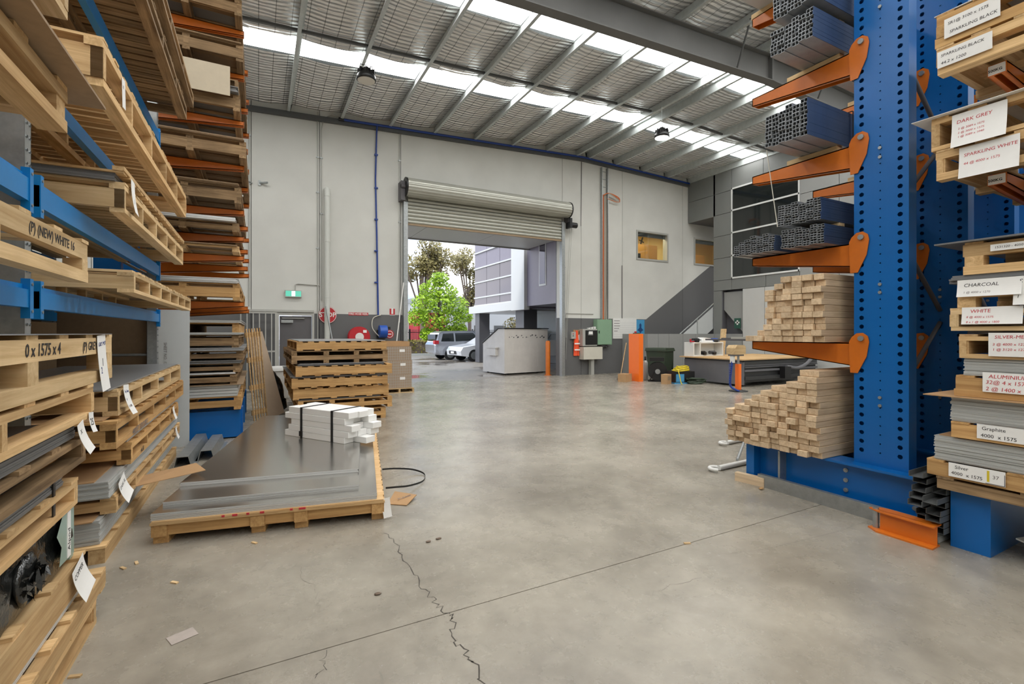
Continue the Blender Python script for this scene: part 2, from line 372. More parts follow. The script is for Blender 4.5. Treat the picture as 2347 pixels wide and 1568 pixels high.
crack([(680, 1292), (690, 1320), (722, 1345), (730, 1362), (724, 1385), (736, 1400)], .002)
crack([(746, 1490), (741, 1510), (744, 1528), (722, 1555)], .003)
crack([(1612, 1326), (1520, 1345), (1490, 1365)], .002)
crack([(1095, 975), (1130, 1010), (1230, 1018)], .0025)
crack([(1600, 1280), (1720, 1262), (1880, 1230), (1995, 1192)], .002)
crack([(1440, 1000), (1560, 1030), (1650, 1056)], .002)
# ---- roof
ceil_ = thing('ceiling', 'pitched roof lined with silver foil insulation between skylight strips', None, (0, 0, 0), kind='structure')
PX = [.78 + 1.4*k for k in range(-6, 7)] + [10.5, 11.0, 12.28, 13.68, 15.03, 16.37, 17.8, 19.2, 20.6, 22.0, 24.0]
shell = MB()
for a, b in zip([-8.2] + [10.75], [10.75] + [24.3]):
    shell.add([(a, -14.2, zt(a)+.5), (b, -14.2, zt(b)+.5), (b, 15, zt(b)+.5), (a, 15, zt(a)+.5)], [(0, 1, 2, 3)])
shell.build('roof_sheet', M['galv'], ceil_)
def foil(x0, x1, y0, y1, nx, ny, sag):
    vs = []; fs = []
    for j in range(ny+1):
        y = y0 + (y1-y0)*j/ny
        for i in range(nx+1):
            t = i/nx; x = x0 + (x1-x0)*t
            z = zt(x) + .245 - sag*math.sin(math.pi*t)*(.75 + .25*math.sin(j*1.7+x0*3)) + (random.uniform(-.008, .008) if 0 < i < nx else 0)
            vs.append((x, y, z))
    n = nx+1
    fs = [(j*n+i, (j+1)*n+i, (j+1)*n+i+1, j*n+i+1) for j in range(ny) for i in range(nx)]
    return MB().add(vs, fs, True)
segs = [(12.05, 14.7)] + [(12.05-3.1*k-3.1, 11.3-3.1*k) for k in range(8)] + [(-14, -13.5)]
strips = [(11.3-3.1*k, 12.05-3.1*k) for k in range(9)]
for i, (a, b) in enumerate(zip(PX, PX[1:])):
    for y0, y1 in segs:
        if y1 > 3: foil(a, b, y0, y1, 6, max(4, int((y1-y0)*5)), .07 if b-a > .8 else .02).build('insulation_panel', M['foil'], ceil_)
    for y0, y1 in strips:
        if y1 > 3:
            MB().add([(a+.02, y0, zt(a)+.26), (b-.02, y0, zt(b)+.26), (b-.02, y1, zt(b)+.26), (a+.02, y1, zt(a)+.26)], [(3, 2, 1, 0)]).build('skylight_panel', M['skylight'], ceil_)
for y0, y1 in segs:
    if y1 <= 3:
        m_ = MB()
        for a, b in zip(PX, PX[1:]): m_.add([(a, y0, zt(a)+.24), (b, y0, zt(b)+.24), (b, y1, zt(b)+.24), (a, y1, zt(a)+.24)], [(3, 2, 1, 0)])
        m_.build('insulation_panel', M['foil'], ceil_)
for y0, y1 in strips:
    if y1 <= 3:
        m_ = MB()
        for a, b in zip(PX, PX[1:]): m_.add([(a, y0, zt(a)+.25), (b, y0, zt(b)+.25), (b, y1, zt(b)+.25), (a, y1, zt(a)+.25)], [(3, 2, 1, 0)])
        m_.build('skylight_panel', M['skylight'], ceil_)
for y0, y1 in strips:
    if y1 > 7:
        m_ = MB()
        for a, b in zip(PX, PX[1:]):
            for k in range(1, 5): x = a + (b-a)*k/5; m_.box(x-.002, x+.002, y0, y1, zt(x)+.236, zt(x)+.24)
            for k in range(1, 5):
                y = y0 + (y1-y0)*k/5; m_.add([(a, y-.002, zt(a)+.238), (b, y-.002, zt(b)+.238), (b, y+.002, zt(b)+.238), (a, y+.002, zt(a)+.238)], [(0, 1, 2, 3)])
        m_.build('safety_wire', M['grey_metal'], ceil_)['kind'] = 'stuff'
for x in PX[:-1]:
    z = zt(x); sgn = 1 if x < 10.75 else -1
    prof = [(0, z+.24), (0, z), (-.075*sgn, z), (-.075*sgn, z+.022), (-.067*sgn, z+.022), (-.067*sgn, z+.008), (-.008*sgn, z+.008), (-.008*sgn, z+.232), (.06*sgn, z+.232), (.06*sgn, z+.24)]
    MB().prism([(x+p, q) for p, q in prof], 'y', -14, WY-.005).build('purlin', M['purlin'], ceil_)
for y in (10.8, 4.4):
    for a, b in zip(PX, PX[1:]):
        if b-a < .8: continue
        z0, z1 = zt(a)+.09, zt(b)+.09
        MB().prism([(a+.01, z0), (b-.02, z1), (b-.02, z1+.05), (a+.01, z0+.05)], 'y', y-.03, y+.03).build('bridging_bar', M['dark_steel'], ceil_)
def rafter(y):
    m_ = MB()
    for a, b in ((-8, 10.75), (10.75, 24)):
        za, zb = zt(a), zt(b)
        m_.prism([(a, za-.62), (b, zb-.62), (b, zb-.602), (a, za-.602)], 'y', y-.11, y+.11)
        m_.prism([(a, za-.02), (b, zb-.02), (b, zb), (a, za)], 'y', y-.11, y+.11)
        m_.prism([(a, za-.61), (b, zb-.61), (b, zb-.01), (a, za-.01)], 'y', y-.008, y+.008)
    m_.box(10.72, 10.78, y-.11, y+.11, 7.56, 8.17)
    return m_.build('rafter', M['rafter'], ceil_)
for y in (7.2, -.8, -8.8): rafter(y)
for x in (9.18, 12.28):
    MB().cyl((x+.3, 7.1, zt(x)-.58), (x, 6.55, zt(x)+.12), .02, 8).build('fly_brace', M['dark_steel'], ceil_)
# ---- far wall with the roller door opening
wf = thing('wall_far', 'pale grey precast wall with dark painted dado', None, kind='structure')
def rects(x0, x1, z0, z1, holes):
    out = [(x0, x1, z0, z1)]
    for hx0, hx1, hz0, hz1 in holes:
        nx = []
        for a, b, c, d in out:
            if hx1 <= a or hx0 >= b or hz1 <= c or hz0 >= d: nx.append((a, b, c, d)); continue
            if hx0 > a: nx.append((a, hx0, c, d))
            if hx1 < b: nx.append((hx1, b, c, d))
            l, r = max(a, hx0), min(b, hx1)
            if hz0 > c: nx.append((l, r, c, hz0))
            if hz1 < d: nx.append((l, r, hz1, d))
        out = nx
    return out
DX0, DX1 = 4.08, 9.78
holes = [(DX0, DX1, -1, 5.6), (.50, 1.36, -1, 2.08), (13.47, 15.23, 4.54, 5.74), (16.77, 18.6, 4.55, 5.74)]
joints = [-8, -3.5, -.17, 1.55, 3.9, 9.9, 10.75, 12.75, 16.08, 20, 24]
for a, b in zip(joints, joints[1:]):
    m_ = MB()
    for r in rects(a+.007, b-.007, 0, zt((a+b)/2)+.34, holes): m_.box(r[0], r[1], WY, WY+.2, r[2], r[3])
    m_.build('wall_panel', M['wall'], wf)
m_ = MB()
for r in rects(-8, 24, 0, 8.6, holes): m_.box(r[0], r[1], WY+.2, WY+.25, r[2], r[3])
m_.build('wall_backing', M['clad_dark'], wf)
# window frames, door frame trims
def frame(name, x0, x1, z0, z1, y0, y1, t, mat, parent):
    m_ = MB(); m_.box(x0, x1, y0, y1, z0, z0+t).box(x0, x1, y0, y1, z1-t, z1).box(x0, x0+t, y0, y1, z0+t, z1-t).box(x1-t, x1, y0, y1, z0+t, z1-t)
    return m_.build(name, mat, parent)
def glass_mat():
    m, nt, b = newmat('clear_glass'); nt.nodes.clear(); L = nt.links.new
    o = N(nt, 'ShaderNodeOutputMaterial'); mx = N(nt, 'ShaderNodeMixShader'); mx.inputs[0].default_value = .1
    t = N(nt, 'ShaderNodeBsdfTransparent', Color=(.93, .97, .95, 1)); g = N(nt, 'ShaderNodeBsdfGlossy', Roughness=.03)
    L(t.outputs[0], mx.inputs[1]); L(g.outputs[0], mx.inputs[2]); L(mx.outputs[0], o.inputs[0]); return m
M['glass'] = glass_mat()
for k, (x0, x1, z0, z1) in enumerate([(13.47, 15.23, 4.54, 5.74), (16.77, 18.6, 4.55, 5.74)]):
    wn = thing('window_%d' % (k+1), ['office window in the pale wall showing shelving inside', 'office window behind the grey cladding corner above the stairs'][k], None, kind='structure')
    frame('window_frame', x0, x1, z0, z1, WY-.03, WY+.22, .07, M['grey_metal'], wn)
    MB().box(x0+.07, x1-.07, WY+.08, WY+.09, z0+.07, z1-.07).build('pane', M['glass'], wn)
    MB().box(x0+.07, x1-.07, WY+.10, WY+.13, z1-.22, z1-.07).build('blind', M['door_grey'], wn)
rm = thing('wall_office', 'yellow lit office room seen through the upper windows', None, kind='structure')
MB().box(12.6, 22, 18, 18.1, 2.8, 6.6).box(12.5, 12.6, 15, 18.1, 2.8, 6.6).box(22, 22.1, 15, 18.1, 2.8, 6.6).box(12.5, 22.1, 14.96, 18.1, 6.5, 6.6).box(12.5, 22.1, 14.96, 18.1, 2.7, 2.8).build('office_lining', M['room_yellow'], rm)
for nme, lab, (x0, x1, y0, y1, z0, z1), mt in [('office_cabinet', 'tall tan cupboards inside the first office window', (13.9, 16.1, 16.2, 16.7, 2.8, 5.55), 'desk'), ('office_desk', 'tan desk inside the second office window', (17.6, 18.5, 15.6, 16.2, 2.8, 5.2), 'desk')]:
    c_ = thing(nme, lab, 'cupboard' if 'cab' in nme else 'desk', (0, 0, 0))
    nd = 3 if 'cab' in nme else 1; wd = (x1-x0)/nd
    for i in range(nd): MB().box(x0+wd*i+.01, x0+wd*(i+1)-.01, y0-.02, y0, z0+.05, z1-.02).build('cabinet_door', M[mt], c_)
    MB().box(x0, x1, y0, y1, z0, z1).build('cabinet_body', M[mt], c_)
for i, xx in enumerate((14.1, 14.5, 14.95, 15.35)):
    MB().box(-.02, .02, -.03, .03, 0, .34).box(-.14, .14, -.02, .02, .12, .16).build('desk_bracket', M['black'], None, (xx, 16.45, 5.61), (0, .35, 0)); tag(COL.objects[-1], 'dark angled bracket standing on the tan office cupboards', 'bracket', 'brackets on the office cupboards')
mo = thing('monitor', 'black monitor at the sill of the first office window', 'monitor', (14.0, 15.3, 4.55))
MB().box(-.25, .25, -.02, .02, .1, .38).build('screen', M['black'], mo); MB().box(-.03, .03, -.02, .05, 0, .12).box(-.1, .1, -.08, .08, 0, .015).build('stand', M['black'], mo)
shf = MB().box(13.5, 18.6, 15.02, 15.5, 4.5, 4.55).build('window_shelf', M['desk'], rm)
for x_ in (14.4, 18.0):
    ld = bpy.data.lights.new('office_lamp', 'AREA'); ld.energy = 95; ld.size = .8; ld.color = (1, .86, .6); lo = bpy.data.objects.new('office_lamp', ld); COL.objects.link(lo); lo.location = (x_, 15.9, 6.45)
# eaves angle along the wall top, blue air line
for a, b in ((-8, 10.75), (10.75, 16.4)):
    MB().prism([(a, zt(a)-.13), (b, zt(b)-.13), (b, zt(b)+.01), (a, zt(a)+.01)], 'y', WY-.10, WY-.001).build('trim_%d' % (1 if a < 0 else 2), M['dark_steel']); tag(COL.objects[-1], kind='structure', label='dark steel eaves angle bolted along the far wall')
ap = thing('air_pipe', 'blue compressed air pipe along the eaves with a drop down the wall', 'pipe')
MB().tube([(2.18, WY-.13, zt(2.18)-.01), (10.75, WY-.13, zt(10.75)-.01), (16.35, WY-.13, zt(16.35)-.01)], .035, 10).build('main_pipe', M['blue_hose'], ap)
MB().tube([(3.15, WY-.13, zt(3.15)-.02), (3.15, WY-.06, zt(3.15)-.25), (3.12, WY-.04, 6.2), (3.16, WY-.04, 4.5), (3.2, WY-.04, 2.12)], .024, 8).build('drop_pipe', M['blue_hose'], ap)
for z_ in (6.95, 5.95, 5.0, 4.05, 3.1): MB().box(3.09, 3.19, WY-.07, WY-.001, z_-.02, z_+.02).build('pipe_clip', M['blue_hose'], ap)
MB().cyl((2.05, WY-.13, zt(2.1)-.01), (2.2, WY-.13, zt(2.1)-.01), .045, 10).build('end_valve', M['black'], ap)
# conduits
def conduit(name, pts, r, lab, mat='grey_metal', clips=(), cat='conduit', extra=None):
    t = thing(name, lab, cat); MB().tube(pts, r, 8).build('tube', M[mat], t)
    for p in clips: MB().box(p[0]-.04, p[0]+.04, WY-.035, WY-.001, p[1]-.015, p[1]+.015).build('saddle_clip', M['galv'], t)
    return t
conduit('conduit', [(-.22, WY-.02, 7.7), (-.22, WY-.02, 2.3)], .014, 'pair of thin grey conduits beside the orange rack', clips=((-.22, 6.9), (-.22, 5.6)))
conduit('conduit', [(1.5, WY-.02, 7.9), (1.5, WY-.02, .05)], .013, 'grey conduit running full height beside the white downpipe', clips=((1.5, 6.6), (1.5, 5.6), (1.5, 4.0)))
conduit('conduit', [(2.1, WY-.1, zt(2.1)+.06), (1.9, WY-.06, zt(2)+.12), (1.66, WY-.03, zt(1.6)), (1.6, WY-.02, 7.4), (1.6, WY-.02, 2.5)], .013, 'grey conduit bending over the eaves angle above the downpipe', clips=((1.6, 6.6), (1.6, 5.0)))
conduit('conduit', [(3.86, WY-.02, 7.9), (3.86, WY-.02, 1.9)], .016, 'grey conduit dropping to the roller door guide', clips=((3.86, 6.9), (3.86, 5.0)))
conduit('conduit', [(9.98, WY-.02, 5.5), (9.98, WY-.02, 1.5)], .014, 'grey conduit beside the roller door motor', clips=((9.98, 4.0),))
conduit('conduit', [(11.3, WY-.02, 2.3), (10.05, WY-.02, 2.3), (10.05, WY-.02, 1.4)], .014, 'grey conduit elbow above the safety vest')
conduit('conduit', [(10.75, WY-.03, zt(10.75)-.15), (10.73, WY-.02, 5.6)], .01, 'thin grey cable hanging from the eaves near the cable ladder', 'door_grey')
conduit('conduit', [(12.72, WY-.02, 4.25), (12.72, WY-.02, 2.15)], .014, 'short dark conduit above the white board', 'door_grey')
dp = thing('downpipe', 'white plastic downpipe on the wall beside the stop sign', 'pipe')
MB().tube([(1.74, WY-.14, .02), (1.74, WY-.14, 5.5)], .075, 14).build('pipe', M['pvc'], dp)
MB().tube([(1.74, WY-.14, 5.48), (1.74, WY-.13, 5.6), (1.74, WY-.1, 5.68), (1.74, WY-.01, 5.7)], .08, 12).build('elbow', M['pvc'], dp)
for z_ in (4.2, 2.6): MB().cyl((1.74, WY-.14, z_-.02), (1.74, WY-.14, z_+.02), .083, 14).build('pipe_bracket', M['pvc'], dp)
spk = thing('wall_bracket', 'small steel pipe bracket sticking out beside the orange rack', 'bracket'); MB().cyl((-.15, WY-.02, 5.62), (-.45, WY-.25, 5.72), .02, 8).cyl((.02, WY, 5.65), (.22, WY-.12, 5.66), .03, 8).build('arm', M['galv'], spk); MB().box(.0, .06, WY-.03, WY-.001, 5.58, 5.72).build('plate', M['galv'], spk)
# roller door
d1 = thing('door_1', 'large silver roller shutter door partly rolled up on its drum', None, kind='structure')
n_sl = 9; z0 = 4.97; sh = (6.0 - z0)/n_sl
for i in range(n_sl):
    pts = []
    for k in range(9):
        t = k/8; pts.append((14.60 - .035*math.sin(math.pi*t)**.7, z0 + i*sh + .004 + (sh-.008)*t))
    pts += [(14.615, p[1]) for p in pts[::-1]]
    MB().prism(pts, 'x', DX0+.01, DX1-.01, smooth=False).build('slat', M['shutter'], d1)
MB().box(DX0+.01, DX1-.01, 14.56, 14.64, z0-.05, z0).build('bottom_rail', plain('shutter_rail', srgb(150, 128, 100), .5), d1)
pr = []
for k in range(96):
    a = 2*math.pi*k/96; r = .265 + .012*abs(math.sin(a*9)); pr.append((14.38 + r*math.cos(a), 6.03 + r*math.sin(a)))
MB().prism(pr, 'x', DX0-.1, DX1+.16).build('drum', M['shutter'], d1)
for xx in (DX0-.14, DX1+.16):
    MB().cyl((xx, 14.38, 6.03), (xx+.04, 14.38, 6.03), .29, 20).build('drum_end', M['black'], d1)
    MB().box(xx-.12 if xx < 5 else xx+.03, xx+.0 if xx < 5 else xx+.06, 14.36, 14.7, 5.62, 6.2).build('wall_bracket', M['door_grey'], d1)
MB().cyl((DX0-.26, 14.38, 6.03), (DX0-.1, 14.38, 6.03), .07, 12).build('axle', M['door_grey'], d1)
MB().cyl((DX1+.25, 14.42, 5.52), (DX1+.55, 14.42, 5.52), .1, 14).box(DX1+.2, DX1+.3, 14.32, 14.6, 5.4, 5.75).build('motor', M['black'], d1)
for x0, x1 in ((DX0-.13, DX0+.0), (DX1-.0, DX1+.13)):
    MB().box(x0, x1, 14.54, 14.565, 0, 5.62).box(x0, x0+.02, 14.565, 14.7, 0, 5.62).box(x1-.02, x1, 14.565, 14.7, 0, 5.62).build('guide_rail', M['galv'], d1)
    MB().box(x0+.005, x1-.005, 14.7, 14.95, 0, 5.6).build('jamb', M['clad_dark'], d1)
for xx in (DX1+.33, DX1+.40): MB().tube([(xx, 14.5, 5.5), (xx-.05, 14.6, 3.4), (xx-.18, 14.62, .6)], .008, 6).build('pull_chain', M['grey_metal'], d1)
# emergency exit door and its steel bar gate
d2 = thing('door_2', 'grey emergency exit door with push bar closer', None, kind='structure')
MB().box(.52, 1.34, WY+.04, WY+.09, .01, 2.05).build('door_leaf', M['door_grey'], d2)
frame('door_frame', .45, 1.41, 0, 2.13, WY-.02, WY+.1, .06, M['grey_metal'], d2)
MB().box(.56, .86, WY-.03, WY+.03, 1.86, 1.94).build('door_closer', M['galv'], d2); MB().box(.58, 1.15, WY-.01, WY+.02, 1.98, 2.0).build('closer_arm', M['grey_metal'], d2)
MB().box(-.5, 1.4, WY-.05, WY-.001, 2.16, 2.22).build('header_rail', M['grey_metal'], d2)
gt = thing('bar_gate', 'grey steel bar gate standing open beside the exit door', 'gate', (0, 14.45, 0))
for i in range(6): MB().box(-.42+i*.145, -.394+i*.145, -.013, .013, .06, 2.1).build('bar', M['grey_metal'], gt)
for z_ in (.04, 1.06, 2.1): MB().box(-.46, .44, -.02, .02, z_, z_+.04).build('rail', M['grey_metal'], gt)
MB().box(.40, .45, -.025, .025, 0, 2.14).build('post', M['grey_metal'], gt)
# hidden sides of the hall that close it
for nme, b_ in (('wall_left', (-8.2, -8, -14, 14.9, 0, 8.2)), ('wall_back', (-8, 24, -14.2, -14, 0, 8.9)), ('wall_right', (24, 24.2, -14, 14.9, 0, 8.6))):
    MB().box(*b_).build(nme, M['wall']); tag(COL.objects[-1], 'pale grey painted hall wall with dark dado', kind='structure')
# ---- grey clad office block on the right
oc = thing('wall_right_office', 'dark grey panel clad office block with a tall window', None, kind='structure')
OX = 16.4
zs = [3.27, 3.68, 4.57, 5.46, 6.33, 7.19, 8.05]
ys = [13.38, 12.53, 9.86, 9.04]
def opan(y0, y1, z0, z1, mat='clad', x=OX):
    MB().box(x, x+.04, min(y0, y1)+.008, max(y0, y1)-.008, z0+.008, z1-.008).build('cladding_panel', M[mat], oc)
for z0, z1 in ((6.3, 7.19), (7.19, 8.05)): opan(14.69, 13.38, z0, z1)
for z0, z1 in zip(zs, zs[1:]): opan(13.38, 12.53, z0, z1)
opan(12.53, 11.1, 3.27, 3.72); opan(11.1, 9.86, 3.27, 3.72); opan(12.53, 11.2, 7.22, 8.05); opan(11.2, 9.86, 7.22, 8.05)
for a, b in ((9.86, 8.6), (8.6, 7.2), (7.2, 5.6), (5.6, 4), (4, 2)):
    for z0, z1 in ((3.27, 4.57), (4.57, 6.33), (6.33, 8.05)): opan(a, b, z0, z1, 'clad_mid')
for a, b in ((12.05, 11.15), (11.15, 10.25), (10.25, 9.4), (9.4, 8), (8, 6), (6, 4), (4, 2)): opan(a, b, 0, 3.27, 'clad_light')
opan(13.38, 12.98, 0, 3.27)
m_ = MB(); m_.box(OX+.04, OX+.3, 1, 13.38, 3.28, 8.1).box(OX+.04, OX+.3, 13.38, 14.69, 6.31, 8.1).box(OX+.04, OX+.3, 1, 12.06, 0, 3.28).box(OX+.04, OX+.3, 12.97, 13.38, 0, 3.28)
m_.build('block_core', M['clad_dark'], oc)
MB().box(OX, 24, 13.3, 13.38, 6.3, 8.1).box(OX+.3, 24, 13.38, 14.69, 6.31, 6.36).build('box_soffit', M['clad_dark'], oc)
wn = thing('window_3', 'tall dark office window of four stacked panes with white bars', None, kind='structure')
wz = [3.73, 4.61, 5.5, 6.37, 7.22]
for z0, z1 in zip(wz, wz[1:]): MB().box(OX-.005, OX+.03, 9.9, 12.5, z0+.02, z1-.02).build('pane', M['glass_dark'], wn)
for z_ in wz: MB().box(OX-.03, OX+.05, 9.86, 12.53, z_-.03, z_+.03).build('window_bar', M['frame_white'], wn)
for y_ in (9.88, 12.51): MB().box(OX-.03, OX+.05, y_-.025, y_+.025, 3.7, 7.25).build('window_stile', M['frame_white'], wn)
# stair recess behind
st = thing('staircase', 'grey staircase rising behind the low panel wall along the far wall', 'stairs')
for i in range(14): MB().box(14.2+i*.29, 14.5+i*.29, 13.45, 14.66, .02+i*.18, .2+i*.18).build('step', M['clad_dark'], st)
a0, a1 = Vector((14.1, 13.42, 1.25)), Vector((16.9, 13.42, 3.05))
MB().tube([a0, a1], .025, 8).build('handrail', M['galv'], st)
MB().add([a0+Vector((.1, 0, -.9)), a1+Vector((0, 0, -1.0)), a1+Vector((0, 0, -.12)), a0+Vector((.1, 0, -.05)), a0+Vector((.1, .02, -.9)), a1+Vector((0, .02, -1.0)), a1+Vector((0, .02, -.12)), a0+Vector((.1, .02, -.05))], [(0, 1, 2, 3), (7, 6, 5, 4), (0, 4, 5, 1), (3, 2, 6, 7)]).build('balustrade_panel', M['white_panel'], st)
for t_ in (.12, .5, .93):
    p = a0.lerp(a1, t_); MB().cyl(p + Vector((0, 0, -1.0)), p, .025, 8).build('baluster', M['galv'], st)
MB().add([(OX+.1, 12.1, 1.6), (OX+.1, 12.95, 2.5), (OX+.1, 12.95, 3.2), (OX+.1, 12.1, 3.2)], [(0, 1, 2, 3)]).build('stair_underside', M['clad_mid'], st)
lw = thing('wall_low', 'low pale grey panel wall in front of the staircase', None, kind='structure')
lj = [12.76, 13.3, 13.85, 14.6, 15.3, 16.36]
for a, b in zip(lj, lj[1:]): MB().box(a+.006, b-.006, 13.32, 13.38, 0, 1.54).build('low_panel', M['clad_mid'], lw)
MB().box(12.74, 12.8, 13.38, 14.69, 0, 1.54).build('low_panel', M['clad_mid'], lw)
for a, b in ((13.36, 12.7), (12.7, 12.05)): MB().box(OX-.03, OX-.005, b+.006, a-.006, 0, 1.54).build('low_panel', M['clad_mid'], lw)
fa = thing('first_aid_sign', 'green first aid sign with white cross in the stair recess', 'sign', (OX-.04, 12.35, 2.0))
fa.location = (OX+.06, 12.32, 1.95)
M['sign_green'] = plain('sign_green', srgb(40, 84, 70), .5)
MB().box(0, .01, -.14, .14, -.2, .2).build('plate', M['sign_green'], fa); MB().box(-.004, 0, -.03, .03, -.06, .12).box(-.004, 0, -.09, .09, 0, .06).build('cross', M['white'], fa)
MB().box(OX+.30, OX+.34, 12.05, 12.98, 0, 3.28).build('recess_back', M['clad_dark'], oc)
# ------------------------------------------------------------ builders for pallets, sheets, papers
def board(parent, name, mat, L, w, t, loc, along='x', tilt=0):
    return put(name, boxm(L, w, t, M[mat], 'timber'), loc, (0, 0, (math.pi/2 if along == 'y' else 0) + tilt), parent)
def pallet(label, x, y, z, W, L, layers, mat='pine', rz=0, group='timber pallets stacked and racked in the hall', name='pallet'):
    """x, y: centre of the base; layers bottom to top; W runs along local x, L along local y"""
    t = thing(name, label, 'pallet', (x, y, z), rz, group); zc = 0
    for lay in layers:
        k, nm = lay[0], lay[1]; adv = not k.endswith('+'); k = k[0]
        if k == 'Y':
            n, w_, h_ = lay[2:5]
            for i in range(n):
                xx = -W/2 + w_/2 + (W-w_)*i/(n-1)
                board(t, nm, mat, L + random.uniform(-.02, .02), w_, h_, (xx, 0, zc+h_/2), 'y')
        elif k == 'X':
            n, w_, h_ = lay[2:5]
            for i in range(n):
                yy = -L/2 + w_/2 + (L-w_)*i/(n-1)
                if 0 < i < n-1: yy += random.uniform(-.012, .012)
                board(t, nm, mat, W + random.uniform(-.012, .008), w_*random.uniform(.9, 1.0) if False else w_, h_, (random.uniform(-.004, .004), yy, zc+h_/2), 'x')
        elif k == 'B':
            nx, ny, wx, wy, h_ = lay[2:7]
            for i in range(nx):
                for j in range(ny):
                    xx = -W/2 + wx/2 + (W-wx)*i/(nx-1); yy = -L/2 + wy/2 + (L-wy)*j/(ny-1)
                    board(t, nm, mat, wx, wy, h_, (xx, yy, zc+h_/2), 'x')
        if adv: zc += h_
    t['height'] = zc; del t['height']
    return t
def BOX(h=.2, nd=12, nb=6, r=.03):
    b = h - 2*r - .016
    return [('Y', 'bottom_rail', 3, .09, r), ('B+', 'spacer_block', 3, nb, .06, .04, b), ('X', 'end_bearer', 2, .05, b), ('Y', 'top_rail', 3, .09, r), ('X', 'deck_board', nd, .1, .016)]
def BEAM(h=.15, nd=12, nb=5):
    return [('X', 'bottom_board', nb, .09, .018), ('Y', 'rail', 3, .05, h-.036), ('X', 'deck_board', nd, .09, .018)]
def RUN(h=.22, nr=4, nd=9):
    a = h*.26; b = h*.36; c = h*.3; d = h - a - b - c
    return [('Y', 'skid', nr, .09, a), ('X', 'cross_bearer', 5, .09, b), ('Y', 'runner', nr, .09, c), ('X', 'deck_board', nd, .14, d)]
def LOW(h=.1, nd=10):
    return [('Y', 'rail', 3, .09, h-.016), ('X', 'deck_board', nd, .1, .016)]
def sheets(label, group, n, x0, x1, y0, y1, z0, t, mat='acm', rz=0, jit=.004, gap=.0008, name='composite_sheet', cat='sheet', step=0.0):
    me = boxm(x1-x0, y1-y0, t-gap, M[mat], name)
    for i in range(n):
        put(name, me, ((x0+x1)/2 + random.uniform(-jit, jit), (y0+y1)/2 + random.uniform(-jit, jit) + step*i, z0 + t*(i+.5)), (0, 0, rz + random.uniform(-.001, .001)), None, label=label, cat=cat, group=group if n > 1 else None)
    return z0 + t*n
FACE = {'-x': Matrix(((0, 0, -1), (-1, 0, 0), (0, 1, 0))), '+x': Matrix(((0, 0, 1), (1, 0, 0), (0, 1, 0))), '-y': Matrix(((1, 0, 0), (0, 0, -1), (0, 1, 0))), '+z': Matrix.Identity(3)}
def paper(label, c, w_, h_, face, lines, tilt=0, bow=0.0, name='paper_notice', cat='notice', mat='paper', th=.0012, group=None, extra=None):
    """thin bowed sheet of paper centred at c; lines = (text, size, dx, dy, ink, [bold])"""
    R = FACE[face] @ Matrix.Rotation(tilt, 3, 'Z')
    t = thing(name, label, cat, c, rot=R.to_euler(), group=group)
    n = 8; vs = []; fs = []
    fz = lambda yy: bow*(((yy/h_)+.5 - 1)**2) if bow else 0
    for j in range(n+1):
        yy = -h_/2 + h_*j/n
        for xx in (-w_/2, w_/2):
            vs += [(xx, yy, fz(yy)+th), (xx, yy, fz(yy))]
    for j in range(n):
        a = j*4; b = a+4
        fs += [(a, a+2, b+2, b), (a+1, b+1, b+3, a+3), (a, b, b+1, a+1), (a+2, a+3, b+3, b+2)]
    fs += [(0, 1, 3, 2), (4*n, 4*n+2, 4*n+3, 4*n+1)]
    MB().add(vs, fs).build('sheet', M[mat], t)
    for ln in lines:
        tx, sz, dx, dy, ink = ln[:5]
        me = text_mesh(tx, sz, M[ink], bold=ln[5] if len(ln) > 5 else 0, jitter=0, shear=ln[6] if len(ln) > 6 else .12)
        for v in me.vertices: v.co.z += th + .0006 + fz(min(h_/2, max(-h_/2, dy + v.co.y)))
        put('lettering', me, (dx, dy, 0), (0, 0, random.uniform(-.02, .02)), t)
    return t
def writing(parent, txt, size, loc, face, ink='ink', bold=0, tilt=0, shear=.1, name='lettering', align='LEFT'):
    R = FACE[face] @ Matrix.Rotation(tilt, 3, 'Z')
    return put(name, text_mesh(txt, size, M[ink], bold=bold, shear=shear, align=align), loc, R.to_euler(), parent)
def holed(m_, y0, y1, z0, z1, cols, pitch, r, x, flip=False):
    """perforated plate in the plane X=x; cols = list of (y centre, radius); one hole per pitch in every column"""
    n = int((z1-z0)/pitch); edges = [y0]
    for (a, ra), (b, rb) in zip(cols, cols[1:]): edges.append((a+b)/2)
    edges.append(y1)
    for j in range(n):
        za = z0 + (z1-z0)*j/n; zb = z0 + (z1-z0)*(j+1)/n; zm = (za+zb)/2
        for i, (yc, rr) in enumerate(cols):
            a, b = edges[i], edges[i+1]
            out = [(a, za), (yc, za), (b, za), (b, zm), (b, zb), (yc, zb), (a, zb), (a, zm)]
            inn = [(yc + rr*math.cos(math.radians(225+45*k)), zm + rr*math.sin(math.radians(225+45*k))) for k in range(8)]
            vs = [(x, p, q) for p, q in out] + [(x, p, q) for p, q in inn] + [(x+.006, p, q) for p, q in inn]
            m_.add(vs, [(k, 8+k, 8+(k+1) % 8, (k+1) % 8) for k in range(8)] + [(8+k, 16+k, 16+(k+1) % 8, 8+(k+1) % 8) for k in range(8)])
    return m_
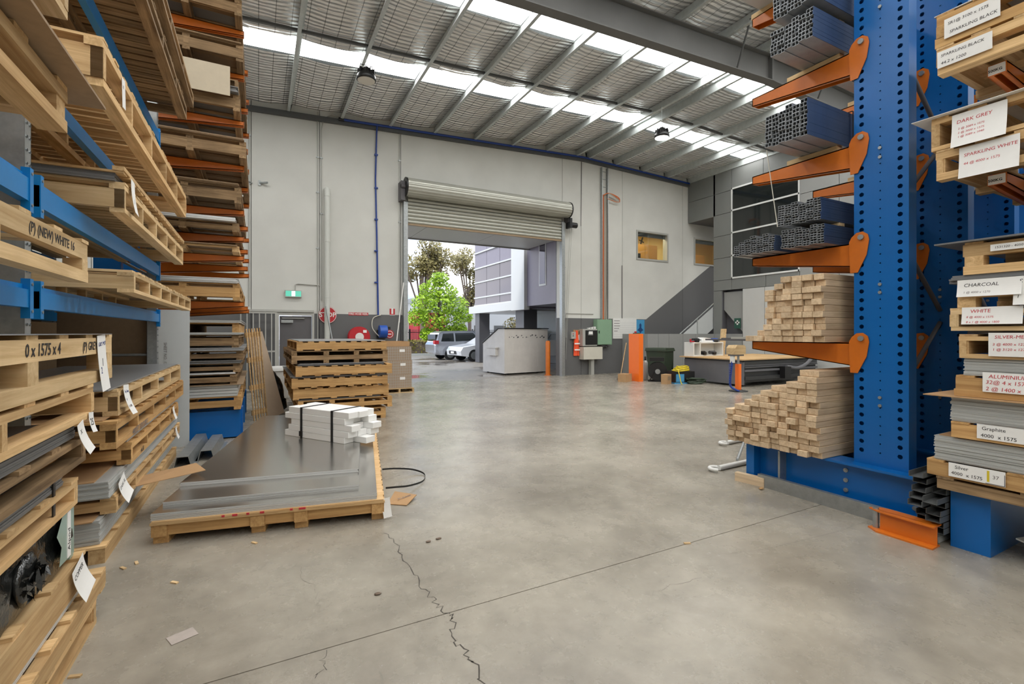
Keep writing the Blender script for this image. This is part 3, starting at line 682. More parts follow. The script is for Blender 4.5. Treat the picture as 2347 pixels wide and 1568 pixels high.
# ------------------------------------------------------------ blue and grey pallet rack on the left
rk = thing('pallet_rack', 'pallet rack with blue beams and grey perforated posts loaded with timber pallets', 'rack')
RX, RB = -1.15, -2.15
for yy in (3.68, 7.63, -.25):
    for xx in (RX, RB):
        m_ = MB(); x0, x1 = xx-.11, xx-.004
        m_.box(x0, x0+.004, yy-.045, yy+.045, 0, 5.6).box(x0, x1, yy-.045, yy-.041, 0, 5.6).box(x0, x1, yy+.041, yy+.045, 0, 5.6)
        holed(m_, yy-.045, yy+.045, 0, 5.6, [(yy-.022, .009), (yy+.022, .009)], .075, .01, x1)
        m_.build('post', M['galv'], rk)
    for k in range(5): MB().cyl((RX-.06, yy, .3+k*1.0), (RB-.06, yy, .9+k*1.0 if k % 2 == 0 else .3+k*1.0), .018, 6).build('frame_brace', M['galv'], rk)
for za, zb in ((1.72, 1.85), (2.31, 2.465), (2.96, 3.09), (4.02, 4.17)):
    for ya, yb in ((-.2, 3.63), (3.73, 7.58)):
        for xx in (RX, RB):
            bm_ = MB().prism([(xx+.03, za), (xx+.03, zb-.03), (xx+.005, zb-.03), (xx+.005, zb), (xx-.02, zb), (xx-.02, za)], 'y', ya, yb).build('beam', M['beam_blue'], rk)
            if xx == RX:
                for ye in (ya+.0, yb-.045):
                    MB().box(xx-.004, xx+.036, ye, ye+.045, za-.06, zb+.03).build('beam_connector', M['beam_blue'], bm_)
                    for zz in (za-.02, zb-.0): MB().cyl((xx+.036, ye+.022, zz), (xx+.041, ye+.022, zz), .009, 8).build('bolt', M['galv'], bm_)
fb = MB().box(-2.116, -2.101, 3.76, 7.5, .0, 1.70).build('fibreboard_sheet', M['fibreboard']); tag(fb, 'tall brown fibreboard sheet standing at the back of the blue rack', 'sheet')
fb = MB().box(-2.116, -2.101, 3.76, 7.5, 1.852, 2.30).build('fibreboard_sheet', M['carton']); tag(fb, 'low brown cardboard sheet standing at the back of the lower blue beam', 'sheet')
fb = MB().box(-3.4, -1.26, 7.70, 7.715, 0, 2.28).build('fibreboard_sheet', M['fibreboard']); tag(fb, 'large brown fibreboard sheet closing the end frame of the blue rack', 'sheet')
fb = MB().box(-2.6, -1.24, 7.68, 7.695, 0, 1.15).build('cardboard_sheet', M['carton']); tag(fb, 'brown cardboard sheet leaning on the fibreboard at the rack end', 'cardboard')
GP = 'pallets in and under the blue rack'

def lp(label, xf, y0, y1, z, layers, mat='pine', W=1.15, rz=0):   # xf = aisle face
    return pallet(label, xf - W/2, (y0+y1)/2, z, W, y1-y0, layers, mat, rz, GP)
# A on the lower beams
lp('pale pallet with open square bays on the lower blue beam', -.74, 4.04, 7.1, 1.852, BOX(.15, 24, 7, .024), 'pine_pale', 1.3)
sheets('thin grey sheet lying on the pale pallet of the lower beam', None, 1, -1.9, -.86, 5.0, 7.25, 2.004, .01, 'acm_grey')
# B on the second beams
lp('pallet with a solid rail on the second blue beam loaded with pale grey sheets', -.87, 4.45, 7.56, 2.467, BOX(.22, 24, 6, .035), 'pine_pale', 1.25)
zz = sheets('pale grey sheet on the pallet of the second blue beam', 'grey sheets on the second beam', 6, -2.05, -.92, 4.42, 7.5, 2.688, .009, 'acm_dark')
lp('thin slatted lid pallet covering grey sheets on the second beam', -.86, 4.4, 7.56, zz, [('X', 'deck_board', 22, .1, .016), ('Y', 'rail', 3, .07, .03)], 'pine', 1.2)
# C third
lp('long pallet with rough slatted face on the third blue beam', -.84, 3.76, 7.56, 3.092, BOX(.3, 30, 6, .05), 'pine', 1.2)
paper('small white note stapled to the rough slatted pallet of the third beam', (-.836, 4.25, 3.26), .09, .2, '+x', [('32', .03, -.03, .04, 'ink_faint')], .1)
# D top
lp('weathered pallet on the top blue beam under layers of packing board', -.77, 3.76, 7.0, 4.172, BOX(.16, 26, 5, .03), 'old_wood', 1.3)
zz = sheets('weathered packing board on the top beam pallet', 'packing boards on the top beam', 5, -2.05, -.80, 3.78, 6.95, 4.335, .016, 'fibreboard', jit=.02)
lp('second weathered pallet riding on packing boards above the top beam', -.72, 3.76, 7.2, zz, BOX(.16, 12, 5, .03), 'old_wood', 1.3)
# back row seen through the gaps
for k, (ya, yb, z_, lb_) in enumerate([(.3, 3.5, 2.467, 'second beam near'), (3.8, 7.5, 2.467, 'second beam far'), (.3, 3.5, 3.092, 'third beam near'), (3.8, 7.5, 3.092, 'third beam far'), (.3, 3.5, 4.172, 'top beam near'), (3.8, 7.5, 4.172, 'top beam far'), (.3, 3.5, 1.3, 'lower near'), (3.8, 7.5, 1.3, 'lower far')]):
    pallet('weathered back row pallet behind the %s bay' % lb_, -2.95, (ya+yb)/2, z_, 1.25, yb-ya, BOX(.2, 24, 4, .04), 'old_wood', 0, 'back row pallets behind the blue rack')
    sheets('brown board on the back row pallet behind the %s bay' % lb_, None, 1, -3.5, -2.35, ya, yb, z_+.201, .28, 'fibreboard', name='board_pack', cat='board')
rk2 = thing('pallet_rack', 'second blue rack standing back to back behind the loaded one', 'rack')
for yy in (-.25, 3.68, 7.63):
    for xx in (-2.42, -3.6): MB().box(xx-.05, xx+.05, yy-.045, yy+.045, 0, 5.4).build('post', M['galv'], rk2)
for z_ in (1.3, 2.467, 3.092, 4.172):
    for ya, yb in ((-.2, 3.63), (3.73, 7.58)):
        for xx in (-2.42, -3.6): MB().box(xx-.03, xx+.03, ya, yb, z_-.13, z_-.001).build('beam', M['beam_blue'], rk2)
# near bay
lp('pallet with thick double bearers on the second beam of the near bay', -.75, .3, 2.8, 2.467, [('Y', 'bottom_rail', 3, .1, .05), ('X', 'end_bearer', 4, .1, .08), ('Y', 'top_rail', 3, .1, .05), ('X', 'deck_board', 7, .12, .02)], 'pine', 1.3)
sheets('brown grey board overhanging the thick bearer pallet', None, 1, -1.9, -.66, .3, 3.0, 2.669, .012, 'fibreboard')
lp('short pallet on the overhanging brown board in the near bay', -.85, .2, 2.45, 2.683, LOW(.14, 6), 'pine', 1.1)
f_ = lp('pallet marked NEW WHITE in black ink on the lower beam of the near bay', -.82, .3, 3.38, 1.852, [('Y', 'bottom_rail', 3, .08, .06), ('B', 'spacer_block', 3, 4, .08, .09, .06), ('Y', 'top_rail', 3, .05, .085), ('X', 'deck_board', 9, .11, .018)], 'pine_pale', 1.2)
writing(f_, '(P) (NEW) WHITE 16', .06, (.6012, .78, .16), '+x', bold=.0006)
lp('pale pallet end jutting from the third beam of the near bay', -.815, .4, 3.05, 3.092, BOX(.22, 8, 4, .04), 'pine_pale', 1.2)
lp('upper pale pallet end jutting out above the third beam of the near bay', -.80, .4, 2.95, 3.314, BOX(.2, 8, 4, .04), 'pine', 1.2)
# near floor stack, bottom to top
lp('bottom pallet of the near stack lying on the floor', -.78, .3, 3.36, 0, BOX(.15, 11, 5, .03), 'pine')
lp('slatted pallet with printed board ends second in the near stack', -.76, .3, 3.46, .152, BEAM(.11, 14, 5), 'pine')
zz = sheets('thin silver sheet in the near stack below the copper paper note', 'silver sheets low in the near stack', 5, -1.9, -.80, .3, 3.3, .264, .008, 'alu_edge')
lp('pallet with a broad rail under the black wrapped pack', -.79, .3, 3.2, zz, LOW(.16, 9), 'pine')
zf = zz + .162
paper('curled white paper reading COPPER hung below the black wrapped pack', (-.775, 3.06, .38), .16, .17, '+x', [('COPPER', .033, -.068, .04, 'ink')], .25, .04)
fp = thing('wrapped_pack', 'pack of sheets in torn shiny black plastic film with pale green face showing', 'pack', (0, 0, zf))
m_ = MB(); nu, nv = 26, 7; vs = []
for j in range(nv+1):
    for i in range(nu+1):
        y = .3 + 2.8*i/nu; z = .26*j/nv
        vs.append((-.83 + .018*math.sin(i*1.9+j*.7)*math.sin(math.pi*j/nv) + random.uniform(-.008, .008), y, z))
m_.add(vs, [(j*(nu+1)+i, j*(nu+1)+i+1, (j+1)*(nu+1)+i+1, (j+1)*(nu+1)+i) for j in range(nv) for i in range(nu)], True)
m_.box(-1.9, -.85, .3, 3.1, 0, .26).build('black_film', M['film'], fp)
gp = MB().add([(-.812, 2.93, .03), (-.812, 3.13, .02), (-.812, 3.13, .25), (-.812, 2.97, .25), (-.812, 2.9, .18), (-.812, 2.96, .11)], [(0, 1, 2, 3, 4, 5)]).box(-1.85, -.815, 3.08, 3.132, .005, .25).build('exposed_face', M['green_film'], fp)
MB().box(-.812, -.809, 3.03, 3.075, .03, .25).build('white_tape', M['paper'], gp)
writing(gp, 'Alpod', .045, (-.8085, 3.052, .06), '+x', tilt=math.pi/2)
m_ = MB()
for i in range(40):
    a = random.uniform(0, 6.28); r = random.uniform(.02, .1); c = (-.80, 2.62 + r*math.cos(a), .13 + r*math.sin(a)*.7)
    d = (random.uniform(-.0, .03), random.uniform(-.05, .05), random.uniform(-.05, .05)); m_.add([c, (c[0]+d[0], c[1]+d[1], c[2]+d[2]), (c[0]+.012, c[1]-d[2], c[2]+d[1])], [(0, 1, 2)])
m_.ball((-.83, 2.62, .12), .035, .1, .1, 14, 8, .12).build('crumpled_film', M['film'], fp)
zz = zf + .262
zz2 = zz
lp('pallet with end block above the black wrapped pack', -.8, .3, 3.14, zz, BOX(.13, 9, 4, .024), 'pine'); zz += .131
zz = sheets('dark grey sheet strapped on the pallet above the black pack', 'dark sheets middle of the near stack', 8, -1.9, -.82, .3, 3.0, zz, .009, 'acm_dark')
st_ = MB().box(-.818, -.812, 2.86, 2.885, zz-.22, zz+.002).build('strap', M['black']); tag(st_, 'black strap tail hanging over the middle pallet of the near stack', 'strap')
lp('pallet fifth in the near stack with rough rail edges', -.78, .3, 3.18, zz, BOX(.14, 9, 4, .028), 'old_wood'); zz += .142
zz = sheets('dark grey sheet in the near stack beside the tag marked 25', 'dark sheets high in the near stack', 8, -1.9, -.79, .3, 3.05, zz, .009, 'acm_dark')
paper('torn white tag marked 25 on the near stack', (-.755, 3.16, zz-.02), .075, .10, '+x', [('25', .05, -.03, 0, 'ink')], -.1, .02)
paper('torn white label hanging below the tag marked 25', (-.757, 3.02, zz-.07), .085, .15, '+x', [('X', .03, -.02, .03, 'ink')], .2, .04)
zz += .002
lp('pallet with deep open bays second from the top of the near stack', -.76, .3, 3.22, zz, BOX(.17, 9, 4, .03), 'pine'); zz += .172
g1 = lp('top pallet of the near stack marked 1575 and GREY in black ink', -.755, .3, 3.56, zz, [('Y', 'bottom_rail', 3, .09, .06), ('B', 'spacer_block', 3, 4, .09, .1, .09), ('Y', 'top_rail', 3, .05, .085), ('X', 'deck_board', 10, .11, .016)], 'pine_pale')
writing(g1, '0 x 1575 x 4', .07, (.5765, .45, .192), '+x', bold=.0007); writing(g1, '(P) GREY ME', .06, (.5765, 1.1, .192), '+x', bold=.0005)
sheets('clear grey film sheet wrapping the top of the near stack', None, 1, -1.88, -.74, .3, 3.5, zz+.252, .004, 'acm_grey')
paper('long white handwritten paper hanging from the top pallet of the near stack', (-.75, 3.33, zz+.10), .15, .30, '+x', [('GREY MET', .03, -.06, .1, 'ink_blue'), ('1', .06, -.02, .0, 'ink'), ('2', .05, -.05, -.04, 'ink_blue')], .06, .02)
# far floor stack, bottom to top
H = 'far floor stack'
zz = 0
lp('bottom pallet of the far floor stack under the thick sheet pack', -.93, 4.2, 7.45, 0, LOW(.12, 10), 'pine', 1.1); zz = .122
zz = sheets('white edged sheet in the thick pack at the bottom of the far floor stack', 'sheets in the bottom pack of the far floor stack', 17, -2.0, -.97, 4.25, 7.4, zz, .0095, 'acm')
sheets('brown cardboard cover on the bottom sheet pack', None, 1, -1.95, -1.0, 4.22, 7.3, zz, .008, 'carton'); zz += .009
lp('pallet second in the far floor stack with a torn cardboard corner', -.9, 4.35, 7.5, zz, BOX(.13, 10, 6, .024), 'pine', 1.05); zz += .132
zz = sheets('white edged sheet in the second pack of the far floor stack', 'sheets in the second pack of the far floor stack', 12, -2.0, -.92, 4.26, 7.45, zz, .010, 'acm')
sheets('brown cardboard cover on the second sheet pack', None, 1, -1.95, -1.0, 4.26, 7.3, zz, .008, 'carton'); zz += .009
paper('white paper taped on the second sheet pack of the far floor stack', (-.895, 4.5, .43), .17, .17, '+x', [('DARK BL', .035, -.07, .03, 'ink')], .3, .05)
p3 = lp('pallet third in the far floor stack with A-50 written on its rail', -.88, 4.7, 7.2, zz, BOX(.17, 10, 5, .04), 'pine_orange', 1.1); zz += .172
writing(p3, 'A-50', .06, (.552, -.9, .03), '+x', bold=.0004)
zz = sheets('white edged sheet in the thin pack third in the far floor stack', 'sheets in the third pack of the far floor stack', 5, -2.0, -.91, 4.72, 7.1, zz, .010, 'acm')
p4 = lp('pallet fourth in the far floor stack with a long pencilled rail', -.87, 4.22, 7.57, zz, BOX(.19, 12, 6, .045), 'pine_orange', 1.15); zz += .192
writing(p4, '440/SET 3/DOUBLE', .07, (.577, -1.2, .022), '+x', bold=.0003, ink='ink_faint')
sheets('brown cardboard sheet with a curled printed corner on the fourth pallet', None, 1, -1.95, -.95, 4.25, 7.2, zz, .008, 'carton'); zz += .009
lp('top pallet of the far floor stack under a grey sheet', -.9, 4.42, 7.56, zz, BOX(.19, 12, 5, .035), 'pine_pale', 1.1); zz += .192
sheets('smooth grey sheet on top of the far floor stack', None, 1, -2.05, -.93, 4.3, 7.57, zz, .012, 'acm_grey')
paper('curled white paper hung on the near corner of the top floor stack pallet', (-.885, 4.56, zz-.09), .16, .22, '+x', [('Top Sheet', .03, -.06, .06, 'ink_blue'), ('4', .03, -.05, .0, 'ink_blue'), ('3 x 4000', .025, -.06, -.05, 'ink_faint')], -.05, .06)
for (yy, z_, lb) in ((6.7, .66, 'small white tag on the pallet third in the far floor stack'), (7.1, .36, 'small white tag at the far end of the second floor stack pallet')):
    paper(lb, (-.865 if z_ > .5 else -.89, yy, z_), .1, .14, '+x', [('3', .04, -.02, .0, 'ink_faint')], .1, .03)
paper('white note hanging on the sheet stack of the second blue beam', (-.855, 4.62, 2.62), .12, .26, '+x', [('/', .06, 0, -.03, 'ink')], -.08, .03)
cb = MB().add([(-.99, 4.95, .293), (-.42, 5.12, .335), (-.52, 5.4, .345), (-.99, 5.3, .293), (-.99, 4.95, .298), (-.42, 5.12, .34), (-.52, 5.4, .35), (-.99, 5.3, .298)], [(3, 2, 1, 0), (4, 5, 6, 7), (0, 1, 5, 4), (1, 2, 6, 5), (2, 3, 7, 6), (3, 0, 4, 7)]).build('cardboard_flap', M['carton']); tag(cb, 'brown cardboard flap sticking out over the aluminium sheets', 'cardboard')
# ------------------------------------------------------------ white sheet leaning, channels, orange cantilever rack
wp = thing('white_sheet', 'tall pale grey printed sheet standing against the orange rack', 'sheet', (-1.15, 8.0, 0), rot=(math.radians(-1.5), 0, 0))
MB().box(-.40, .30, 0, .012, 0, 1.9).build('panel', M['white_panel'], wp)
writing(wp, 'SHEET NO. 12  GREY  16', .05, (.02, -.002, 1.45), '-y', 'ink_faint', tilt=-math.pi/2)
def hat(label, a, b, grp):
    a, b = Vector(a), Vector(b); d = (b-a); L = d.length; ang = math.atan2(d.y, d.x)
    t = .006; pr = [(-.13, 0), (-.085, 0), (-.055, .12), (.055, .12), (.085, 0), (.13, 0), (.13, t), (.09, t), (.06, .12+t), (-.06, .12+t), (-.09, t), (-.13, t)]
    o = MB().prism(pr, 'x', 0, L).build('steel_hat_channel', M['galv'], None, a, (0, 0, ang)); return tag(o, label, 'steel channel', grp)
hat('galvanised hat channel lying on the floor beside the tall pale sheet', fl(418, 1072), fl(461, 1014), 'hat channels on the floor')
hat('galvanised hat channel lying nearest the aluminium sheet pallet', fl(472, 1056), fl(498, 1016), 'hat channels on the floor')
orr = thing('cantilever_rack', 'blue cantilever rack with orange arms holding old pallets of sheets', 'rack')
def arm_x(parent, y, z, x0, x1, root=.2, tip=.075, w_=.09, mat='orange'):
    """arm along X from its root x0 to its tip x1, top at z"""
    m_ = MB()
    for s in (-1, 1):
        ya = y + s*w_/2; yb = ya - s*.008
        m_.prism([(x0, z), (x1, z), (x1, z-tip), (x0, z-root)], 'y', min(ya, yb), max(ya, yb))
    m_.prism([(x0, z), (x1, z), (x1, z-.01), (x0, z-.01)], 'y', y-w_/2, y+w_/2)
    tx = x1 if x1 > x0 else x1
    m_.prism([(tx-.006, z), (tx+.006, z), (tx+.006, z-tip), (tx-.006, z-tip)], 'y', y-w_/2, y+w_/2)
    m_.prism([(x0, z-root+.0), (x1, z-tip), (x1, z-tip+.01), (x0, z-root+.01)], 'y', y-w_/2, y-w_/2+.03).prism([(x0, z-root), (x1, z-tip), (x1, z-tip+.01), (x0, z-root+.01)], 'y', y+w_/2-.03, y+w_/2)
    a = m_.build('arm', M[mat], parent); return a
ARMZ = (6.26, 5.58, 4.86, 4.17, 3.48, 3.07, 2.77, 2.06)
for yy in (8.55, 9.76, 10.97):
    MB().box(-2.0, -1.7, yy-.07, yy+.07, 0, 7.2).build('column', M['blue'], orr)
    MB().box(-1.7, -.21, yy-.1, yy+.1, 0, .44).build('base', M['blue'], orr)
    for z_ in ARMZ: arm_x(orr, yy, z_ - (.0 if yy < 9 else .012), -1.7, -.2 + (.0 if yy < 9 else .03))
MB().box(-1.7, -.24, 8.3, 8.45, .02, .42).build('base_end', M['blue'], orr)
def op(label, z, layers, x1=-.26, y0=8.08, y1=11.2, mat='old_wood', W=1.4): return pallet(label, x1-W/2, (y0+y1)/2, z, W, y1-y0, layers, mat, 0, 'pallets on the orange cantilever rack')
# loads between base and first arm
z_ = .442
op('pallet resting on the blue base of the orange rack', z_, BOX(.2, 9, 4, .045), -.23, 8.2, mat='pine_orange'); z_ += .202
z_ = sheets('thick white board in the pack above the blue base', 'white boards above the blue base', 4, -1.6, -.27, 8.18, 11, z_, .042, 'acm', gap=.006)
sheets('brown cardboard slip over the white boards of the orange rack', None, 1, -1.6, -.2, 8.14, 11, z_, .012, 'fibreboard'); z_ += .013
nm = ['second', 'third', 'fourth', 'fifth']
for i in range(4):
    op('old pallet %s above the blue base of the orange rack' % nm[i], z_, BOX((.15, .13, .14, .19)[i], 8, 3, .03), (-.28, -.24, -.2, -.26)[i], 8.18+.02*i, mat='old_wood'); z_ += (.152, .132, .142, .192)[i]
    z_ = sheets('grey sheet on the %s pallet of the orange rack stack' % nm[i], 'grey sheets on the %s pallet of the orange rack' % nm[i], (2, 4, 4, 3)[i], -1.55, (-.3, -.22, -.2, -.24)[i], 8.16, 11, z_, .011, ('alu_edge', 'acm_dark', 'acm_grey', 'acm')[i], jit=.012)
cw = op('cardboard wrapped shallow pallet under the lowest orange arm', z_, LOW(.14, 8), -.25, 8.16, mat='pine_orange'); z_ += .142
z_ = sheets('white sheet on the cardboard wrapped pallet below the lowest arm', 'white sheets below the lowest arm', 3, -1.55, -.22, 8.1, 11, z_, .011, 'acm', jit=.01)
# loads on arms, lowest first
words = ['lowest', 'second', 'third', 'fourth', 'fifth', 'sixth', 'seventh', 'topmost']
for i, az in enumerate(ARMZ[::-1]):
    top = ARMZ[::-1][i+1] - .2 if i < 7 else az + .6
    z_ = az + .001; room = top - z_; h = min(.24, room*.62)
    matl = 'pine_orange' if i in (0,) else 'old_wood'
    x1 = (-.24, -.25, -.25, -.22, -.16, -.24, -.2, -.22)[i]
    if room < .12: h = .08; op('thin slatted pallet on the %s orange arm' % words[i], z_, LOW(h, 8), x1, 8.12, mat='pine'); z_ += h+.002
    else: op('weathered pallet on the %s orange arm' % words[i], z_, BOX(h, 9, 4, h*.18), x1, 8.1 + .03*(i % 3), mat=matl); z_ += h+.002
    n = (6, 2, 5, 3, 2, 6, 2, 6)[i]
    n = max(1, min(n, int((room-h)/.012)))
    z_ = sheets('%s sheet on the pallet of the %s orange arm' % (('silver', 'brown', 'silver', 'brown', 'brown', 'grey', 'brown', 'grey')[i], words[i]), 'sheets on the %s orange arm' % words[i], n, -1.55, x1-.03, 8.06, 11, z_, .012, ('alu_edge', 'fibreboard', 'alu_edge', 'fibreboard', 'fibreboard', 'acm_dark', 'fibreboard', 'acm_dark')[i], jit=.02)
    if room > .5 and i not in (0,):
        op('slatted pallet stacked second on the %s orange arm' % words[i], z_, BEAM(min(.14, top-z_-.02), 9, 4), x1-.02, 8.15, mat='pine' if i == 4 else 'old_wood')
dr = thing('hanging_cloth', 'pale grey board draped in front of the sixth arm pallet', 'board', (0, 0, 0))
MB().box(-1.45, -.36, 8.0, 8.012, 5.0, 5.42).build('panel', plain('raw_board', srgb(190, 178, 156), .8, noise=.06), dr)
# ------------------------------------------------------------ aluminium sheet pallet in the foreground
QZ = math.radians(-10.8); QC = Vector((.49, 6.18, 0)); QR = Matrix.Rotation(QZ, 3, 'Z')
q = thing('pallet', 'wide low pallet of silver aluminium sheets standing on the open floor', 'pallet', QC, QZ)
for i in range(4):
    xx = -.785 + 1.57*(0, .42, .62, 1)[i]
    board(q, 'skid', 'pine_orange', 3.9, .1, .06, (xx, 0, .03), 'y'); board(q, 'runner', 'pine_orange', 3.98, .1, .09, (xx, 0, .105), 'y')
for yy in (-1.93, -.65, .65, 1.93): board(q, 'cross_bearer', 'pine_orange', 1.66, .07, .08, (0, yy, .102), 'x')
for i in range(26): board(q, 'deck_board', 'pine', 1.68, .1, .018, (0, -1.95+i*.156, .159), 'x')
put('ply_deck', boxm(1.66, 4.0, .012, M['plyedge']), (0, 0, .175), (0, 0, 0), q)
for x_, w_ in ((-.36, .02), (-.28, .035), (-.19, .02), (-.09, .03), (.12, .02), (.2, .05)): MB().box(x_-w_/2, x_+w_/2, -2.006, -2.0, .166, .181).build('red_stencil', M['ink_red'], q)
def alu_box(dx, dy, dz):
    m_ = MB().box(-dx/2, dx/2, -dy/2, dy/2, -dz/2, dz/2); m_.mi = [0, 0, 1, 1, 1, 1]
    return m_.mesh('aluminium_sheet', [M['alu'], M['alu_edge']])
def qsheets(label, grp, n, x0, x1, y0, y1, z0, t):
    me = alu_box(x1-x0, y1-y0, t-.0006)
    for i in range(n):
        c = QC + QR @ Vector(((x0+x1)/2 + random.uniform(-.004, .004), (y0+y1)/2 + random.uniform(-.004, .004), 0))
        put('aluminium_sheet', me, (c.x, c.y, z0+t*(i+.5)), (0, 0, QZ + random.uniform(-.0008, .0008)), None, label=label, cat='sheet', group=grp)
    return z0 + t*n
z_ = qsheets('silver aluminium sheet in the lowest layer of the floor pallet', 'lowest aluminium sheets', 8, -.84, .775, -1.98, 1.95, .182, .0065)
z_ = qsheets('silver aluminium sheet in the middle step of the floor pallet', 'middle aluminium sheets', 5, -.82, .63, -1.81, 1.9, z_, .006)
z_ = qsheets('silver aluminium sheet in the top step under the white bundle', 'top aluminium sheets', 5, -.835, .62, -1.41, 2.04, z_, .006)
# bundle of white bars
WZ = math.radians(-56.8); WR = Matrix.Rotation(WZ, 3, 'Z'); WC = Vector((.80, 6.28, z_))
lay = [(-.07, .13, .0), (.0, .0, .06), (.05, -.06, .1), (-.06, -.1, .02), (0, .03, -.02)]
bar = boxm(1.06, .138, .072, M['foam'], 'white_bar', .004)
for k in range(5):
    for j in range(3):
        off = (lay[k][j], (j-1)*.142 + random.uniform(-.004, .004), .0365+.073*k)
        p = WC + WR @ Vector(off)
        put('white_bar', bar, p, (0, 0, WZ), None, label='smooth white bar in the strapped bundle on the aluminium sheets', cat='bar', group='white bars in the strapped bundle')
def band(label, lx):
    m_ = MB(); t = .002; hw = .216; hh = .368; w2 = .019
    m_.box(lx-w2, lx+w2, -hw-t, -hw, 0, hh+t).box(lx-w2, lx+w2, hw, hw+t, 0, hh+t).box(lx-w2, lx+w2, -hw, hw, hh, hh+t)
    return tag(m_.build('strap', M['black_rough'], None, WC, (0, 0, WZ)), label, 'strap', 'straps on the white bundle')
band('black strap with a buckle round the left of the white bar bundle', -.28); band('plain black strap round the middle of the white bar bundle', .26)
bk = MB().box(-.025, .025, -.012, .0, -.03, .03).build('strap_buckle', M['black'], COL.objects[-2] if False else None); 
bk.parent = [o for o in COL.objects if o.name == 'strap.001'][0]; bk.location = (-.28, -.219, .05)
# strap loop, cardboard and paper at the pallet corner
def ribbon(name, pts, wdt, mat, label, cat):
    P = [Vector(p) for p in pts]; m_ = MB(); vs = []
    for i, p in enumerate(P):
        vs += [p, p + Vector((0, 0, wdt)), p + Vector((.0012, .0012, wdt)), p + Vector((.0012, .0012, 0))]
    fs = [(4*i+k, 4*i+(k+1) % 4, 4*i+4+(k+1) % 4, 4*i+4+k) for i in range(len(P)-1) for k in range(4)] + [(0, 3, 2, 1), tuple(4*(len(P)-1)+k for k in range(4))]
    return tag(m_.add(vs, fs).build(name, M[mat]), label, cat)
def smooth(pts, n=6):
    out = []
    P = [Vector(p) for p in pts]
    for i in range(len(P)-1):
        p0, p1, p2, p3 = P[max(i-1, 0)], P[i], P[i+1], P[min(i+2, len(P)-1)]
        for k in range(n):
            t = k/n; out.append(.5*((2*p1) + (-p0+p2)*t + (2*p0-5*p1+4*p2-p3)*t*t + (-p0+3*p1-3*p2+p3)*t**3))
    return out + [P[-1]]
sp = [fl(876, 1078, .12), fl(905, 1076, .07), fl(945, 1078, .03), fl(972, 1088, .005), fl(970, 1104, .005), fl(940, 1115, .03), fl(905, 1119, .08), fl(884, 1121, .12)]
ribbon('strap_loop', smooth(sp), .018, 'black_rough', 'black strap loop springing out onto the floor from the aluminium pallet', 'strap')
c0 = [fl(888, 1157), fl(932, 1160), fl(955, 1136, .03), fl(905, 1128, .0)]
m_ = MB(); m_.add([p + Vector((0, 0, .003)) for p in c0] + [p + Vector((0, 0, .009)) for p in c0], [(3, 2, 1, 0), (4, 5, 6, 7), (0, 1, 5, 4), (1, 2, 6, 5), (2, 3, 7, 6), (3, 0, 4, 7)])
tag(m_.build('cardboard_scrap', M['carton']), 'flat brown cardboard scrap on the floor beside the aluminium pallet', 'cardboard')
writing(COL.objects[-1], 'PLEASE', .05, c0[0].lerp(c0[2], .35) + Vector((0, 0, .0215)), '+z', 'ink_faint', tilt=.35)
paper('folded white paper hanging at the front corner of the aluminium pallet', (.96, 4.08, .10), .07, .16, '-y', [], .1, .02)
# ------------------------------------------------------------ stack of brown pallets in the middle distance
KG = 'pallets in the middle stack'
def kp(label, z, layers, x0=.55, x1=2.15, y0=8.98, y1=12.0, mat='pine_orange', rz=0): return pallet(label, (x0+x1)/2, (y0+y1)/2, z, x1-x0, y1-y0, layers, mat, rz, KG)
def kX(h, nd=9):  # rails across the end that faces the hall, slats along
    return [('Y', 'bottom_board', 6, .1, .02), ('X', 'end_beam', 4, .06, h-.04), ('Y', 'deck_board', nd, .1, .02)]
z_ = 0
kp('bottom pallet of the middle stack half hidden by the white bundle', z_, RUN(.2, 4, 8), .7, 2.1); z_ = .202
kp('second pallet of the middle stack with a loose offcut on it', z_, RUN(.2, 4, 8), .6, 2.22); z_ += .202
z_ = sheets('dark grey sheet under the third pallet of the middle stack', 'dark sheets on the second middle pallet', 2, .6, 2.0, 9.0, 11.9, z_, .01, 'acm_dark')
kp('third pallet of the middle stack with bare slats showing', z_, kX(.2), .52, 2.16); z_ += .202
kp('fourth pallet of the middle stack with tight slats', z_, kX(.17), .5, 2.13, 8.94); z_ += .172
z_ = sheets('brown grey sheet between the fourth and fifth pallets of the middle stack', 'sheets on the fourth middle pallet', 3, .5, 2.1, 8.95, 11.9, z_, .01, 'acm_dark', jit=.02)
kp('fifth pallet of the middle stack with a clean solid end beam', z_, kX(.18), .56, 2.2, 8.9); z_ += .182
z_ = sheets('dark grey sheet bowed under the sixth pallet of the middle stack', 'sheets on the fifth middle pallet', 4, .6, 2.05, 8.92, 11.9, z_, .009, 'acm_dark', jit=.03)
kp('dark open runner pallet sixth in the middle stack', z_, RUN(.22, 4, 8), .5, 2.14, 9.0, mat='old_wood'); z_ += .222
kp('top pallet of the middle stack covered by a grey sheet', z_, kX(.16), .58, 2.12, 9.0); z_ += .162
sheets('grey sheet lying on top of the middle pallet stack', None, 1, .62, 2.1, 9.02, 11.9, z_, .012, 'acm_grey')
M['raw_panel'] = plain('raw_panel', srgb(178, 158, 136), .7, noise=.04)
